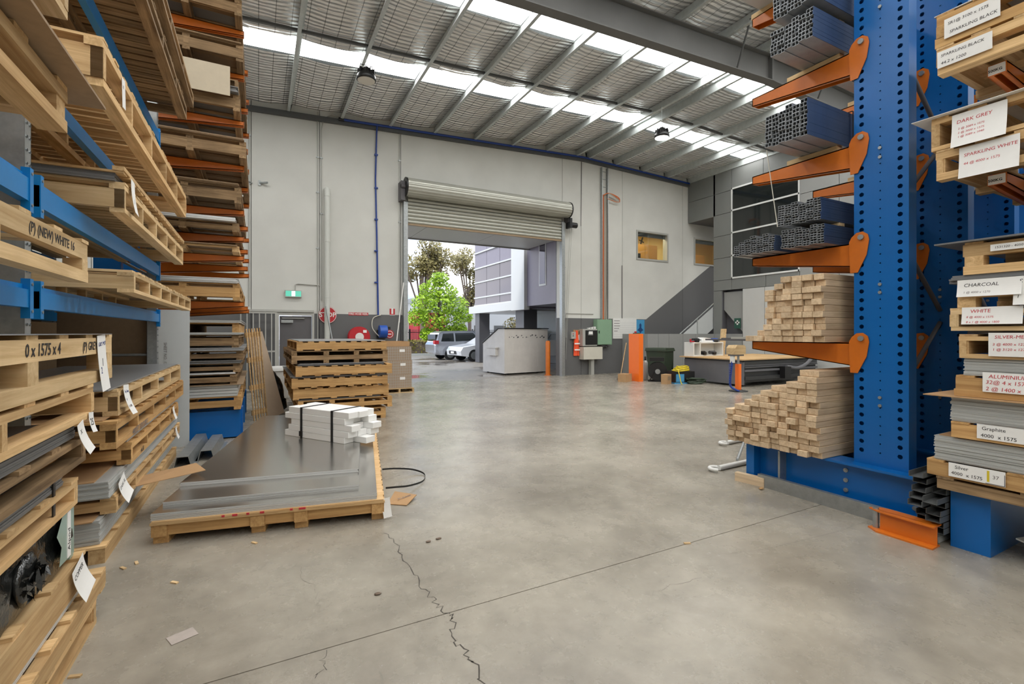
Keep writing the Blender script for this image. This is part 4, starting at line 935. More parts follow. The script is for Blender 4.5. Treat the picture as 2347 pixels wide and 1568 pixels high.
# ------------------------------------------------------------ leaning things near the exit door
sf = thing('slatted_frame', 'pale slatted timber frame leaning beside the orange rack', 'frame', (-.02, 9.75, 0), rot=(0, math.radians(-5), math.radians(30)))
for i in range(6): board(sf, 'slat', 'pine', .016, .02, 1.66, (-.05+i*.048, 0, .83), 'x')
for zc in (.15, .6, 1.1, 1.55): board(sf, 'cross_bar', 'pine', .28, .03, .09, (.07, .026, zc), 'x')
lb = thing('leaning_board', 'smooth brown board leaning against the slatted timber frame', 'board', (.31, 10.15, 0), rot=(math.radians(-4), math.radians(-14), math.radians(35)))
put('panel', boxm(.34, .014, 1.62, M['raw_panel']), (0, 0, .81), (0, 0, 0), lb)
bb = thing('black_bag', 'shiny black plastic wrapped roll leaning behind the leaning board', 'bag', (.42, 10.85, 0), rot=(0, math.radians(-20), .5))
MB().ball((0, 0, .5), .17, .15, .42, 14, 10, .08).lathe([(.02, .02), (.12, .03), (.15, .2)], 12).build('body', M['film'], bb); MB().ball((.02, 0, .06), .1, .1, .06, 10, 6, .1).build('tied_end', M['film'], bb)
gc = thing('gas_cylinder', 'pale grey gas cylinder standing before the steel bar gate', 'cylinder', (.06, 13.4, 0))
MB().lathe([(0, 0), (.14, .0), (.15, .03), (.15, 1.1), (.12, 1.2), (.05, 1.26), (.04, 1.3)], 20).build('body', M['grey_metal'], gc); MB().lathe([(.045, 1.28), (.06, 1.3), (.06, 1.36), (.0, 1.37)], 12).build('valve_cap', M['door_grey'], gc)
wd = thing('white_drum', 'white plastic drum behind the black wrapped roll', 'drum', (.42, 12.7, 0))
MB().lathe([(0, 0), (.2, 0), (.21, .05), (.21, .7), (.19, .78), (.0, .79)], 20).build('body', M['white'], wd); MB().lathe([(.2, .66), (.222, .67), (.222, .7), (.2, .71)], 20).build('rim', M['white'], wd)
# cartons by the door
cpal = pallet('small pallet under the wrapped cartons by the roller door', 3.28, 12.95, 0, .78, .95, BEAM(.12, 6, 3), 'pine_pale', 0, None)
for k in range(3):
    c = thing('carton', ['bottom wrapped brown carton by the roller door', 'middle wrapped brown carton by the roller door', 'top wrapped brown carton by the roller door'][k], 'carton', (3.28 + (.0, .012, -.01)[k], 12.95, .122+k*.366), 0, 'wrapped cartons by the roller door')
    MB().box(-.34, .34, -.42, .42, 0, .364).build('box', M['carton_dim'], c)
    MB().box(.02, .16, -.424, -.42, .22, .29).build('white_label', M['paper'], c)
    m_ = MB()
    for i in range(12): m_.box(-.34+i*.06, -.334+i*.06, -.4225, -.42, .01, .355)
    for i in range(5): m_.box(-.34, .34, -.4225, -.42, .03+i*.07, .036+i*.07)
    m_.build('plastic_netting', M['grey_metal'], c); COL.objects[-1]['kind'] = 'stuff'
c = thing('open_carton', 'open flat brown tray of cardboard on top of the wrapped cartons', 'carton', (3.22, 13.0, 1.222))
for a in ((-.36, .36, -.4, -.395), (-.36, .36, .395, .4), (-.36, -.355, -.395, .395), (.355, .36, -.395, .395)): MB().box(*a, 0, .13).build('side', M['carton'], c)
MB().box(-.355, .355, -.395, .395, 0, .005).build('bottom', M['carton'], c)
# floor litter
random.seed(5)
chip = boxm(.05, .018, .008, M['pine_pale'], 'wood_chip')
for i, (u, v) in enumerate([(313, 1290), (282, 1302), (400, 1335), (172, 1550), (583, 1244), (1575, 1245)]):
    put('wood_chip', chip, fl(u, v, .0045), (0, 0, random.uniform(0, 3)), None, label='small pale wood splinter lying on the concrete floor', cat='splinter', group='splinters on the floor')
M['scrap'] = plain('paper_scrap', srgb(176, 166, 158), .9, noise=.1, nscale=25)
paper('crumpled grey paper scrap flattened on the concrete floor', fl(418, 1458, .002), .12, .09, '+z', [], .4, 0, name='paper_scrap', cat='paper', mat='scrap')
lf = MB().ball((0, 0, .012), .03, .02, .012, 8, 5, .2).build('dry_leaf', M['ply'], None, fl(1745, 1122)); tag(lf, 'small brown offcut on the floor beside the blue rack base', 'offcut')
for i, (u, v) in enumerate([(982, 1243), (866, 1363), (1005, 1236)]):
    tag(MB().ball((0, 0, .006), .022, .013, .006, 8, 5, .25).build('dry_leaf', M['bark'], None, fl(u, v)), 'small dark dry leaf on the concrete floor', 'leaf', 'dry leaves on the floor')
# ------------------------------------------------------------ blue cantilever rack with timber and steel on the right
random.seed(21)
rr = thing('cantilever_rack', 'tall blue perforated cantilever rack with orange arms holding timber battens and steel', 'rack')
UX = [4.75, 5.87, 6.98, 8.1]; UY0, UY1 = 1.96, 2.36
AZ = (4.13, 3.28, 2.39, 1.49)
def upright(x):
    m_ = MB(); w_ = .13
    holed(m_, UY0, UY1, .5, 7.0, [(UY0+.055, .02), ((UY0+UY1)/2, .0065), (UY1-.055, .02)], .0775, .02, x)
    m_.box(x, x+.006, UY0, UY1, 0, .5).box(x+w_, x+w_+.006, UY0, UY1, 0, 7.0).box(x, x+w_, UY0-.006, UY0, 0, 7.0).box(x, x+w_, UY1, UY1+.006, 0, 7.0).box(x+.05, x+.056, UY0, UY1, .5, 7)
    u = m_.build('upright', M['blue'], rr)
    for z_ in (1.02, .95, 1.93, 2.0, 3.1, 3.18, 4.4, 4.48): MB().cyl((x-.012, 2.16, z_), (x, 2.16, z_), .014, 8).build('bolt', M['galv'], u)
for x in UX:
    upright(x)
    # base: web, flanges and end caps, running out under the timber
    b = MB().box(x-.02, x+.0, 1.81, 3.3, .06, .40).box(x-.12, x+.12, 1.81, 3.34, .40, .42).box(x-.12, x+.12, 1.81, 3.34, 0.04, .06).build('base', M['blue'], rr)
    MB().box(x-.13, x+.12, 3.26, 3.35, 0, .42).build('base_end_cap', M['blue'], b)
    MB().box(x-.125, x-.02, 2.98, 3.0, .07, .39).build('stiffener', M['galv'], b)
    for y_ in (2.42, 1.9):
        for z_ in (.33, .24, .15): MB().cyl((x-.034, y_, z_), (x-.02, y_, z_), .02, 8).cyl((x-.04, y_, z_), (x-.034, y_, z_), .012, 8).build('bolt', M['galv'], b)
    for z_ in AZ:
        m_ = MB()
        for xa in (x+.01, x+.112): m_.prism([(UY1+.03, z_), (3.38, z_), (3.38, z_-.085), (UY1+.03, z_-.21)], 'x', xa, xa+.008)
        m_.prism([(UY1+.03, z_), (3.38, z_), (3.38, z_-.01), (UY1+.03, z_-.01)], 'x', x+.01, x+.12).box(x+.01, x+.12, 3.372, 3.38, z_-.085, z_)
        m_.prism([(UY1+.03, z_-.21), (3.38, z_-.085), (3.38, z_-.077), (UY1+.03, z_-.202)], 'x', x+.01, x+.04)
        a = m_.build('arm', M['orange'], rr)
        for xa in (x-.014, x+.138):
            pl = [(UY1+.04, z_+.01), (UY1+.02, z_+.05), (UY1-.02, z_+.085), (UY1-.07, z_+.09), (UY1-.11, z_+.06), (UY1-.12, z_+.01), (UY1-.1, z_-.12), (UY1-.03, z_-.27), (UY1+.03, z_-.27), (UY1+.04, z_-.1)]
            MB().prism(pl, 'x', xa, xa+.008).build('bracket_plate', M['orange'], a)
        MB().cyl((x-.032, UY1-.06, z_+.04), (x-.014, UY1-.06, z_+.04), .024, 10).build('bolt', M['galv'], a)
for xa, xb in zip(UX, UX[1:]):
    for k, z_ in enumerate((.9, 1.75, 2.6, 3.45, 4.3, 5.2)):
        if k % 2 == 0: MB().cyl((xa+.14, 2.16, z_+.0), (xb-.005, 2.16, z_+.78), .02, 8).build('brace', M['door_grey'], rr)
        else: MB().cyl((xa+.14, 2.16, z_+.85), (xb-.005, 2.16, z_+.05), .02, 8).build('brace', M['door_grey'], rr)
# timber battens: ends face the aisle, length along X
bm_cache = [boxm(3.0, .092, .0555, M['batten'], 'batten', .003), boxm(2.9, .07, .043, M['batten'], 'batten', .002)]
def batten(y, z, lab, grp, x0=4.5, kind=0, tl=0):
    j = random.uniform(-.05, .03)
    put('timber_batten', bm_cache[kind], (x0 + j + (3.0, 2.9)[kind]/2, y, z), (tl, 0, 0), None, label=lab, cat='batten', group=grp)
lab, grp = 'sawn pine batten in the square pile on the lowest orange arm', 'battens on the lowest orange arm'
for k in range(11):
    z_ = AZ[3] + .003 + .028 + k*.0575
    ys = [2.56 + .096*j for j in range(6)]
    if k >= 9: ys = ys[:5 if k < 10 else 4]
    if k == 0: ys = ys + [3.14, 3.24]
    if k == 1: ys = ys + [3.14]
    for y in ys: batten(y + random.uniform(-.002, .002), z_, lab, grp, 4.55)
for j in range(3): board(None, 'x', 'batten', .5, .04, .02, (0, 0, -50), 'y') if False else None
lab, grp = 'sawn pine batten in the stepped heap on the blue rack base', 'battens on the rack base'
nrow = [14, 14, 12, 11, 11, 10, 9, 8, 7, 6]
for j in range(10):
    y = 2.58 + .096*j
    for k in range(nrow[j]):
        batten(y + random.uniform(-.003, .003), .422 + .0285 + k*.0578, lab, grp, 4.5 + (.03 if k == 0 else 0), 0 if (j+k) % 5 else 0)
# steel channel bundles
def chan(w_, h_, L, split=True, side=1):
    t = .0038; m_ = MB(); hx = w_/2; hz = h_/2
    m_.m = 0
    # outer skin sides: facing -Y side has the upright's blue reflection painted in, rest bare steel
    def wall(y0, y1, z0, z1): m_.box(0, L, y0, y1, z0, z1)
    wall(-hx+t, hx, -hz, -hz+t); wall(-hx+t, hx, hz-t, hz); wall(hx-t, hx, -hz+t, hz-t)
    if split: wall(-t/2, t/2, -hz+t, hz-t)
    m_.m = side; wall(-hx, -hx+t, -hz, hz)
    m_.m = 2; m_.box(.03, .04, -hx+t, hx-t, -hz+t, hz-t)  # black plug that paints shade into the hollow channel ends
    return m_.mesh('steel_channel', [M['steel_channel'], M['channel_reflection'], M['black_rough']])
ch_a = (chan(.064, .036, 3.2), chan(.064, .036, 3.2, True, 0)); ch_b = (chan(.062, .021, 3.1), chan(.062, .021, 3.1, True, 0))
def bundle(label, grp, me, x0, y0, ncol, rows, dy, dz, z0, skew=0.0, miss=()):
    for i in range(ncol):
        for k in range(rows[i] if isinstance(rows, (list, tuple)) else rows):
            if (i, k) in miss: continue
            put('steel_channel', me[0 if i == 0 else 1], (x0 + random.uniform(-.012, .012), y0 + dy*(i+.5) + skew*k, z0 + dz*(k+.5) + random.uniform(-.001, .001) + (.007 if i % 2 else 0)), (0, 0, 0), None, label=label, cat='steel channel', group=grp)
def bearers(label, y0, y1, z, h=.05):
    for x in UX[:3]:
        b = put('bearer_block', boxm(y1-y0, .085, h-.002, M['pine_pale']), (x+.065, (y0+y1)/2, z+h/2), (0, 0, math.pi/2), None, label=label, cat='timber', group=label)
bearers('pale timber bearer on the topmost arm under the steel channel bundle', 2.5, 3.0, AZ[0]+.001)
bundle('steel channel in the large bundle with painted blue reflection on the topmost arm', 'channels on the topmost arm', ch_a, 4.29, 2.46, 6, [7, 6, 7, 6, 6, 6], .0655, .0375, AZ[0]+.052)
bearers('pale timber bearer between the two steel bundles of the topmost arm', 2.5, 2.9, AZ[0]+.052+.0375*7+.008, .045)
bundle('steel channel in the upper bundle with painted blue reflection above the topmost arm', 'channels stacked above the topmost arm', ch_a, 4.27, 2.42, 6, [6, 6, 6, 6, 6, 5], .0655, .0375, AZ[0]+.052+.0375*7+.055)
bearers('pale timber bearer on the third arm under the steel channel bundle', 2.52, 3.0, AZ[1]+.001)
bundle('steel channel in the nine row bundle with painted blue reflection on the third arm', 'channels on the third arm', ch_a, 4.27, 2.50, 6, [9, 8, 9, 8, 8, 8], .0655, .0365, AZ[1]+.052)
bundle('flat steel channel in the front bundle on the second arm', 'front channels on the second arm', ch_b, 4.5, 2.48, 6, [8, 8, 7, 8, 8, 8], .068, .022, AZ[2]+.002)
bundle('dull steel channel in the far low bundle on the second arm', 'far channels on the second arm', ch_b, 4.5, 2.95, 7, [7, 8, 7, 8, 7, 6, 5], .066, .022, AZ[2]+.002)
bearers('thin timber slip between the two flat channel bundles of the second arm', 2.5, 2.88, AZ[2]+.002+.022*8+.009, .03)
bundle('flat steel channel in the upper bundle on the second arm', 'upper channels on the second arm', ch_b, 4.48, 2.5, 6, [9, 9, 8, 9, 9, 9], .068, .022, AZ[2]+.002+.022*8+.041)
for x_ in (4.95,):
    for lb_, z0_, z1_, y0_, y1_ in (('black strap round the bundles of the topmost arm', AZ[0]+.004, AZ[0]+.60, 2.44, 2.87), ('black strap round the bundle of the third arm', AZ[1]+.004, AZ[1]+.395, 2.48, 2.9)):
        t = .002; tag(MB().box(x_, x_+.02, y0_-t, y0_, z0_, z1_).box(x_, x_+.02, y1_, y1_+t, z0_, z1_).box(x_, x_+.02, y0_, y1_, z1_, z1_+t).build('strap', M['black_rough']), lb_, 'strap')
# top load: white strips on bearer at the very top
tag(MB().box(4.2, 7.2, 2.95, 3.3, 5.06, 5.1).build('timber_pack', M['clad_light']), 'pale boards on the highest orange arm', 'board')
AZT = 5.0
for x in UX[:2]:
    m_ = MB()
    for xa in (x+.01, x+.112): m_.prism([(UY1+.01, AZT), (3.38, AZT), (3.38, AZT-.085), (UY1+.01, AZT-.25)], 'x', xa, xa+.008)
    m_.prism([(UY1+.01, AZT), (3.38, AZT), (3.38, AZT-.01), (UY1+.01, AZT-.01)], 'x', x+.01, x+.12).box(x+.01, x+.12, 3.372, 3.38, AZT-.085, AZT); m_.build('arm', M['orange'], rr)
    put('bearer_block', boxm(.9, .085, .058, M['pine_pale']), (x+.065, 2.95, AZT+.03), (0, 0, math.pi/2), None, label='pale timber bearer on the highest orange arm', cat='timber', group='bearers on the highest arm')
# steel offcuts poking past the lowest pile
lsp = thing('steel_offcuts', 'thin dark steel rails poking out over the lowest arm', 'steel rail', (0, 0, 0))
MB().box(4.70, 4.76, 3.30, 3.95, 1.492, 1.51).build('rail', M['door_grey'], lsp)
MB().box(4.79, 4.83, 3.30, 3.8, 1.492, 1.522).build('rail', M['door_grey'], lsp)
MB().box(4.70, 4.75, 3.30, 3.6, 1.512, 1.535).build('rail', M['grey_metal'], lsp)
# white hooks lying past the base
for k, (u, v, u2, v2) in enumerate([(1632, 1082, 1722, 1062), (1655, 1022, 1712, 1010)]):
    a, b = fl(u, v, .0), fl(u2, v2, .0); d = (b-a).normalized(); n = Vector((-d.y, d.x, 0))
    h = thing('steel_hook', ['long white steel hook lying on the floor past the rack base', 'short white steel hook lying behind the long hook'][k], 'hook', (0, 0, 0))
    z0 = .03
    MB().cyl(a + d*.12 + Vector((0, 0, z0)), b + Vector((0, 0, z0)), .03, 6).build('shank', M['white'], h)
    pts = [a + d*(.07 + .07*math.cos(t)) + n*.07*math.sin(t) + Vector((0, 0, z0)) for t in [math.pi*.0 + i*math.pi*1.3/8 for i in range(9)]]
    MB().tube([p for p in pts], .022, 6).build('hook_end', M['white'], h)
tag(MB().cyl(fl(1690, 1060, .03) + Vector((0, 0, .03)), fl(1715, 1005, .1) + Vector((0, 0, .1)), .018, 8).build('steel_tube', M['galv']), 'thin steel tube propped across the white hooks', 'tube')
# galvanised channel along the base, timber offcut
gcn = MB().prism([(4.565, 0), (4.615, 0), (4.615, .003), (4.568, .003), (4.568, .12), (4.615, .12), (4.615, .123), (4.565, .123)], 'y', 1.83, 3.18).build('galvanised_channel', M['galv']); tag(gcn, 'galvanised channel lying along the foot of the blue base', 'steel channel')
tag(put('timber_offcut', boxm(.3, .06, .09, M['batten']), (4.50+.06, 3.26, .045), (0, 0, 1.75)), 'pale timber offcut against the blue base end', 'offcut')
# ------------------------------------------------------------ second rack: base box, labelled arms, sheet pallets
r2 = thing('cantilever_rack', 'blue based cantilever rack with 500 KG arms carrying labelled sheet pallets', 'rack')
MB().box(4.54, 6.3, 1.39, 1.61, 0, .43).build('base', M['blue'], r2)
MB().box(6.25, 6.5, 1.40, 1.60, .43, 6.5).build('upright', M['blue'], r2)
for z_ in (3.485, 2.705, 4.6):
    a = arm_x(r2, 1.38, z_, 6.25, 4.62, .2, .075, .1)
    MB().box(4.608, 4.614, 1.335, 1.425, z_-.072, z_-.006).build('load_plate', M['paper'], a)
    if z_ < 4.5: writing(a, '500KG', .026, (4.6075, 1.425, z_-.045), '-x', bold=.0006, shear=0)
PXF = 4.45
RG = 'labelled sheet pallets on the right hand rack'
def rp(label, y1, z, layers, mat='pine', xf=PXF, L=3.6, W=1.5): return pallet(label, xf+W/2, y1-L/2, z, W, L, layers, mat, 0, RG)
rp('lowest pallet resting on the blue base box beneath the Silver label', 1.66, .432, LOW(.09, 9), 'old_wood')
p_ = rp('pallet carrying the printed Silver 4000 x 1575 label', 1.72, .524, [('Y', 'rail', 3, .06, .10), ('X', 'deck_board', 9, .1, .014)], 'pine_orange')
z_ = sheets('silver edged sheet in the pack above the Silver label', 'sheets above the Silver label', 22, 4.47, 5.95, -1.9, 1.68, .64, .0080, 'acm', jit=.005)
sheets('bent brown cardboard slip over the silver sheet pack', None, 1, 4.5, 5.9, -1.8, 1.66, z_, .008, 'carton'); z_ += .01
rp('pallet carrying the printed Graphite 4000 x 1575 label', 1.575, z_, [('Y', 'rail', 3, .06, .10), ('X', 'deck_board', 9, .1, .014)], 'pine_orange'); z_ += .116
z_ = sheets('pale edged sheet in the pack above the Graphite label', 'sheets above the Graphite label', 19, 4.46, 5.95, -2.0, 1.58, z_, .0092, 'acm', jit=.005)
sheets('brown cardboard slip curling out under the ALUMINIUM notice', None, 1, 4.40, 5.9, -1.8, 1.72, z_, .008, 'carton'); z_ += .01
rp('pallet carrying the red ALUMINIUM notice', 1.55, z_, [('Y', 'bottom_rail', 3, .08, .05), ('Y', 'rail', 3, .06, .085), ('X', 'deck_board', 9, .1, .014)], 'pine_orange'); z_ += .151
z_ = sheets('pale edged sheet in the pack above the ALUMINIUM notice', 'sheets above the ALUMINIUM notice', 13, 4.47, 5.95, -2.0, 1.51, z_, .0093, 'acm', jit=.004)
rp('open bay pallet carrying the SILVER-MET notice', 1.53, z_+.002, BOX(.17, 9, 5, .03), 'pine'); z_ += .174
z_ = sheets('dark sheet under the WHITE notice pallet', 'dark sheets under the WHITE notice pallet', 2, 4.5, 5.95, -2.0, 1.5, z_, .011, 'acm_dark')
rp('open bay pallet carrying the WHITE notice', 1.58, z_, BOX(.163, 9, 5, .03), 'pine_pale', 4.44); z_ += .165
rp('pallet carrying the CHARCOAL notice', 1.54, z_, [('B', 'block', 3, 4, .1, .1, .07), ('Y', 'rail', 3, .08, .09), ('X', 'deck_board', 9, .1, .014)], 'pine'); z_ += .175
z_ = sheets('warped grey sheet over the CHARCOAL notice pallet', 'warped sheets over the CHARCOAL pallet', 5, 4.46, 5.95, -2.0, 1.58, z_, .0115, 'acm_dark', jit=.012)
rp('pallet with a thin printed number strip and a stamped rail', 1.5, z_, [('Y', 'bottom_rail', 3, .09, .06), ('B', 'block', 3, 4, .1, .1, .068), ('Y', 'top_rail', 3, .06, .085), ('X', 'deck_board', 9, .1, .014)], 'pine'); z_ += .229
sheets('grey sheet with a torn brown corner on the stamped rail pallet', None, 1, 4.41, 5.95, -2.0, 1.66, z_, .012, 'acm_dark')
zt531 = z_
rp('pallet carrying the red SPARKLING WHITE notice', 1.66, 2.707, BOX(.22, 18, 5, .05), 'pine')
rp('pallet carrying the red DARK GREY notice', 1.69, 2.932, BOX(.24, 18, 5, .03), 'pine')
sheets('white paper liner spilling over the DARK GREY pallet end', None, 1, 4.40, 5.9, -1.8, 1.80, 3.174, .004, 'paper')
rp('pallet with SPARKLING BLACK written on a lower long notice', 1.66, 3.487, BOX(.2, 18, 5, .06), 'pine')
rp('topmost pallet with SPARKLING BLACK written on a steep notice', 1.66, 3.69, BOX(.24, 18, 5, .07), 'pine_orange')
sheets('grey sheet covering the topmost SPARKLING BLACK pallet', None, 1, 4.46, 5.95, -2.0, 1.68, 3.932, .008, 'acm')
def np_(label, y, z, w_, h_, lines, tilt=0, bow=0, **k): return paper(label, (PXF-.012, y, z), w_, h_, '-x', lines, tilt, bow, **k)
np_('white notice reading SPARKLING BLACK on the topmost sheet pallet', 1.46, 3.80, .30, .14, [('SR1@ 3100 x 1575', .028, -.13, .03, 'ink'), ('SPARKLING BLACK', .030, -.12, -.035, 'ink')], 0, 0)
np_('long white notice reading SPARKLING BLACK below the topmost pallet', 1.50, 3.59, .30, .12, [('SPARKLING BLACK', .028, -.13, .025, 'ink'), ('44.2 x 1200', .03, -.13, -.03, 'ink')])
np_('white notice with red handwriting reading DARK GREY', 1.42, 3.03, .29, .24, [('DARK GREY', .035, -.12, .06, 'ink_red'), ('2 @ 3089 x 1575', .02, -.11, .01, 'ink_red'), ('2 @ 3000 x 1575', .02, -.11, -.02, 'ink_red'), ('1 @ 3089 x 1040', .02, -.11, -.05, 'ink_red')], 0, .03)
np_('white notice with red handwriting reading SPARKLING WHITE', 1.37, 2.79, .31, .22, [('SPARKLING WHITE', .032, -.13, .05, 'ink_red'), ('44 @ 4000 x 1575', .025, -.13, -.01, 'ink_red')], 0, .02)
np_('white notice reading CHARCOAL with a torn lower edge', 1.37, 1.895, .33, .12, [('CHARCOAL', .034, -.13, .02, 'ink'), ('1 @ 4000 x 1270', .02, -.13, -.03, 'ink_faint')], 0, .02)
np_('white notice hanging beside the CHARCOAL notice marked 2 and 1', 1.17, 1.86, .15, .19, [('S', .04, -.05, .06, 'ink'), ('2', .03, -.06, .0, 'ink'), ('1', .03, -.06, -.04, 'ink')], 0, .02)
np_('white notice with red handwriting reading WHITE', 1.355, 1.70, .31, .12, [('WHITE', .034, -.11, .03, 'ink_red'), ('8 @ 4000 x 1575', .02, -.13, -.01, 'ink_red'), ('8 x 1 @ 4000 x 1800', .02, -.13, -.045, 'ink_red')], 0, .015)
np_('white notice with red handwriting reading SILVER-MET', 1.22, 1.50, .30, .16, [('SILVER-MET', .032, -.12, .05, 'ink_red'), ('3 @ 4000 x 1270', .024, -.13, -.0, 'ink_red'), ('1 @ 3120 x 1270', .024, -.13, -.035, 'ink_red')])
np_('white notice with red handwriting reading ALUMINIUM', 1.26, 1.24, .28, .135, [('ALUMINIUM', .036, -.11, .04, 'ink_red'), ('32@ 4 x 1575', .036, -.125, -.0, 'ink_red'), ('2 @ 1400 x', .036, -.125, -.045, 'ink_red')])
np_('printed white label reading 1531320 on the stamped rail pallet', 1.22, zt531-.06, .28, .045, [('1531320 - 4050 x', .022, -.12, 0, 'ink')], name='paper_label', cat='label')
g_ = np_('printed white label reading Graphite 4000 x 1575', 1.28, .895, .30, .10, [('Graphite', .034, -.125, .022, 'ink', 0, 0), ('4000  x 1575', .034, -.13, -.026, 'ink', 0, 0)], name='paper_label', cat='label')
MB().box(.115, .13, -.04, .04, .0012, .003).build('yellow_mark', M['yellow'], g_)
g_ = np_('printed white label reading Silver 4000 x 1575 and 37', 1.435, .59, .30, .10, [('Silver', .034, -.115, .022, 'ink', 0, 0), ('4000  x 1575', .032, -.135, -.022, 'ink', 0, 0), ('37', .034, .085, .0, 'ink_faint', 0, 0)], name='paper_label', cat='label')
MB().box(.058, .07, -.035, .04, .0012, .003).build('yellow_mark', M['yellow'], g_); MB().box(.145, .148, -.048, .03, .0012, .002).box(.05, .145, -.048, -.045, .0012, .002).build('box_line', M['ink'], g_)
# junk between the two racks: dark steel channel offcuts
random.seed(3)
jb = [(1.668 + .088*c, .105 + .0475*k + .006*c, random.uniform(-.05, .05), random.uniform(-.1, .1)) for k in range(7) for c in (0, 1)] + [(1.762, .455, .05, .1), (1.764, .508, -.04, .2)]
for i, (y, z, tl, rz) in enumerate(jb):
    o = MB().prism([(-.045, -.02), (.045, -.02), (.045, .02), (.041, .02), (.041, -.016), (-.041, -.016), (-.041, .02), (-.045, .02)], 'x', 0, 1.2).build('steel_offcut', M['dark_steel'], None, (4.43 + random.uniform(-.09, .09), y, z), (tl, 0, rz*.06))
    tag(o, 'dark steel channel offcut in the heap behind the blue base box', 'steel offcut', 'channel offcuts behind the base box')
po = MB(); 
for i in range(13):
    pass
n = 12; vs = []; 
for k in range(n+1):
    a = math.pi*k/n
    for r in (.075, .07): vs += [(4.5, 1.74 + r*math.cos(a), .005 + r*math.sin(a)), (5.3, 1.74 + r*math.cos(a), .005 + r*math.sin(a))]
fs = []
for k in range(n):
    a = 4*k; b = a+4; fs += [(a, a+1, b+1, b), (a+2, b+2, b+3, a+3), (a, b, b+2, a+2)]
tag(po.add(vs, fs).build('half_pipe', M['grey_metal']), 'pale half round pipe cover on the floor in the offcut heap', 'pipe cover')
oa = thing('loose_arm', 'loose orange rack arm lying on the floor by the blue base box', 'rack arm', (4.52, 1.80, 0), rot=(0, 0, math.radians(-88)))
MB().box(0, .36, -.05, -.042, .012, .16).build('web_plate', M['orange'], oa)
MB().prism([(0, -.08), (.36, -.10), (.36, .03), (.02, .05), (-.06, .02), (-.08, -.04)], 'z', .15, .16).prism([(0, -.12), (.36, -.13), (.36, .0), (.02, .02), (-.06, .0), (-.08, -.06)], 'z', .0, .012).build('flange_plate', M['orange'], oa)
MB().cyl((-.035, -.035, .012), (-.035, -.035, .175), .022, 10).build('pin', M['galv'], oa)
oa.location = (4.44, 2.0, 0)
tag(MB().prism([(-.16, .0), (-.02, .0), (.0, .12), (.14, .14), (.14, .15), (-.01, .13), (-.03, .012), (-.16, .012)], 'x', 0, 1.4).build('steel_flashing', M['grey_metal'], None, (4.62, 1.16, .003), (0, 0, -.25)), 'bent grey steel flashing on the floor under the right hand pallets', 'steel flashing')
# ------------------------------------------------------------ fittings on and before the far wall
def disc(m_, c, r, y0, y1, n=28): return m_.cyl((c[0], y0, c[1]), (c[0], y1, c[1]), r, n)
p = onY(751, 722, WY-.03)
ss = thing('stop_sign', 'round red STOP sign on a pole leaning behind the white downpipe', 'sign', (p.x, WY-.035, 0))
disc(MB(), (0, p.z), .245, .0, .008).build('red_disc', M['red'], ss)
m_ = MB(); n = 32
for k in range(n):
    a, b = 2*math.pi*k/n, 2*math.pi*(k+1)/n
    m_.add([(.225*math.cos(a), -.002, p.z+.225*math.sin(a)), (.225*math.cos(b), -.002, p.z+.225*math.sin(b)), (.238*math.cos(b), -.002, p.z+.238*math.sin(b)), (.238*math.cos(a), -.002, p.z+.238*math.sin(a))], [(0, 1, 2, 3)])
m_.build('white_rim', M['white'], ss)
writing(ss, 'STOP', .19, (0, -.004, p.z), '-y', 'white', .004, shear=0, align='CENTER')
MB().cyl((.02, .02, p.z+.1), (.02, .02, .02), .012, 8).build('pole', M['bark'], ss)
tag(MB().cyl(onY(747, 702, WY-.26), (2.06, 14.1, .02), .022, 10).build('steel_pole', M['galv']), 'silver tube leaning in front of the stop sign', 'tube')
def plate(name, label, u0, v0, u1, v1, mat, cat='sign', y=WY-.004, th=.004):
    a, b = onY(u0, v0, y), onY(u1, v1, y); c = thing(name, label, cat, ((a.x+b.x)/2, y, (a.z+b.z)/2))
    MB().box(-abs(b.x-a.x)/2, abs(b.x-a.x)/2, -th, 0, -abs(a.z-b.z)/2, abs(a.z-b.z)/2).build('plate', M[mat], c); return c, abs(b.x-a.x), abs(a.z-b.z)
c, w_, h_ = plate('fire_hose_sign', 'red strip sign reading FIRE HOSE REEL', 799, 716, 844, 723.5, 'red')
writing(c, 'FIRE HOSE REEL', .078, (0, -.006, 0), '-y', 'white', .0015, shear=0, align='CENTER')
c, w_, h_ = plate('extinguisher_sign', 'small red fire extinguisher location sign on the wall', 893, 706, 905, 723, 'red')
MB().box(-.03, .03, -.007, -.005, -.07, .08).cyl((0, -.0065, .085), (0, -.0055, .085), .028, 10).build('pictogram', M['white'], c); MB().box(-w_/2, w_/2, -.006, -.004, h_/2-.018, h_/2).box(-w_/2, w_/2, -.006, -.004, -h_/2, -h_/2+.018).build('border', M['white'], c)
# fire hose reel
p = onY(824, 766, 14.35)
fr = thing('fire_hose_reel', 'red fire hose reel with a white hub on the dark dado', 'hose reel', (p.x, 0, p.z-.08))
disc(MB(), (0, 0), .30, 14.34, 14.37).build('front_disc', M['red'], fr); disc(MB(), (0, 0), .30, 14.55, 14.58).build('back_disc', M['red'], fr); disc(MB(), (0, 0), .26, 14.37, 14.55).build('hose_coil', M['black_rough'], fr)
disc(MB(), (0, 0), .12, 14.325, 14.34).build('hub', M['white'], fr); MB().box(.1, .2, 14.33, 14.34, .12, .2).build('instruction_label', M['paper'], fr); disc(MB(), (0, 0), .05, 14.58, 14.7).build('axle', M['red'], fr)
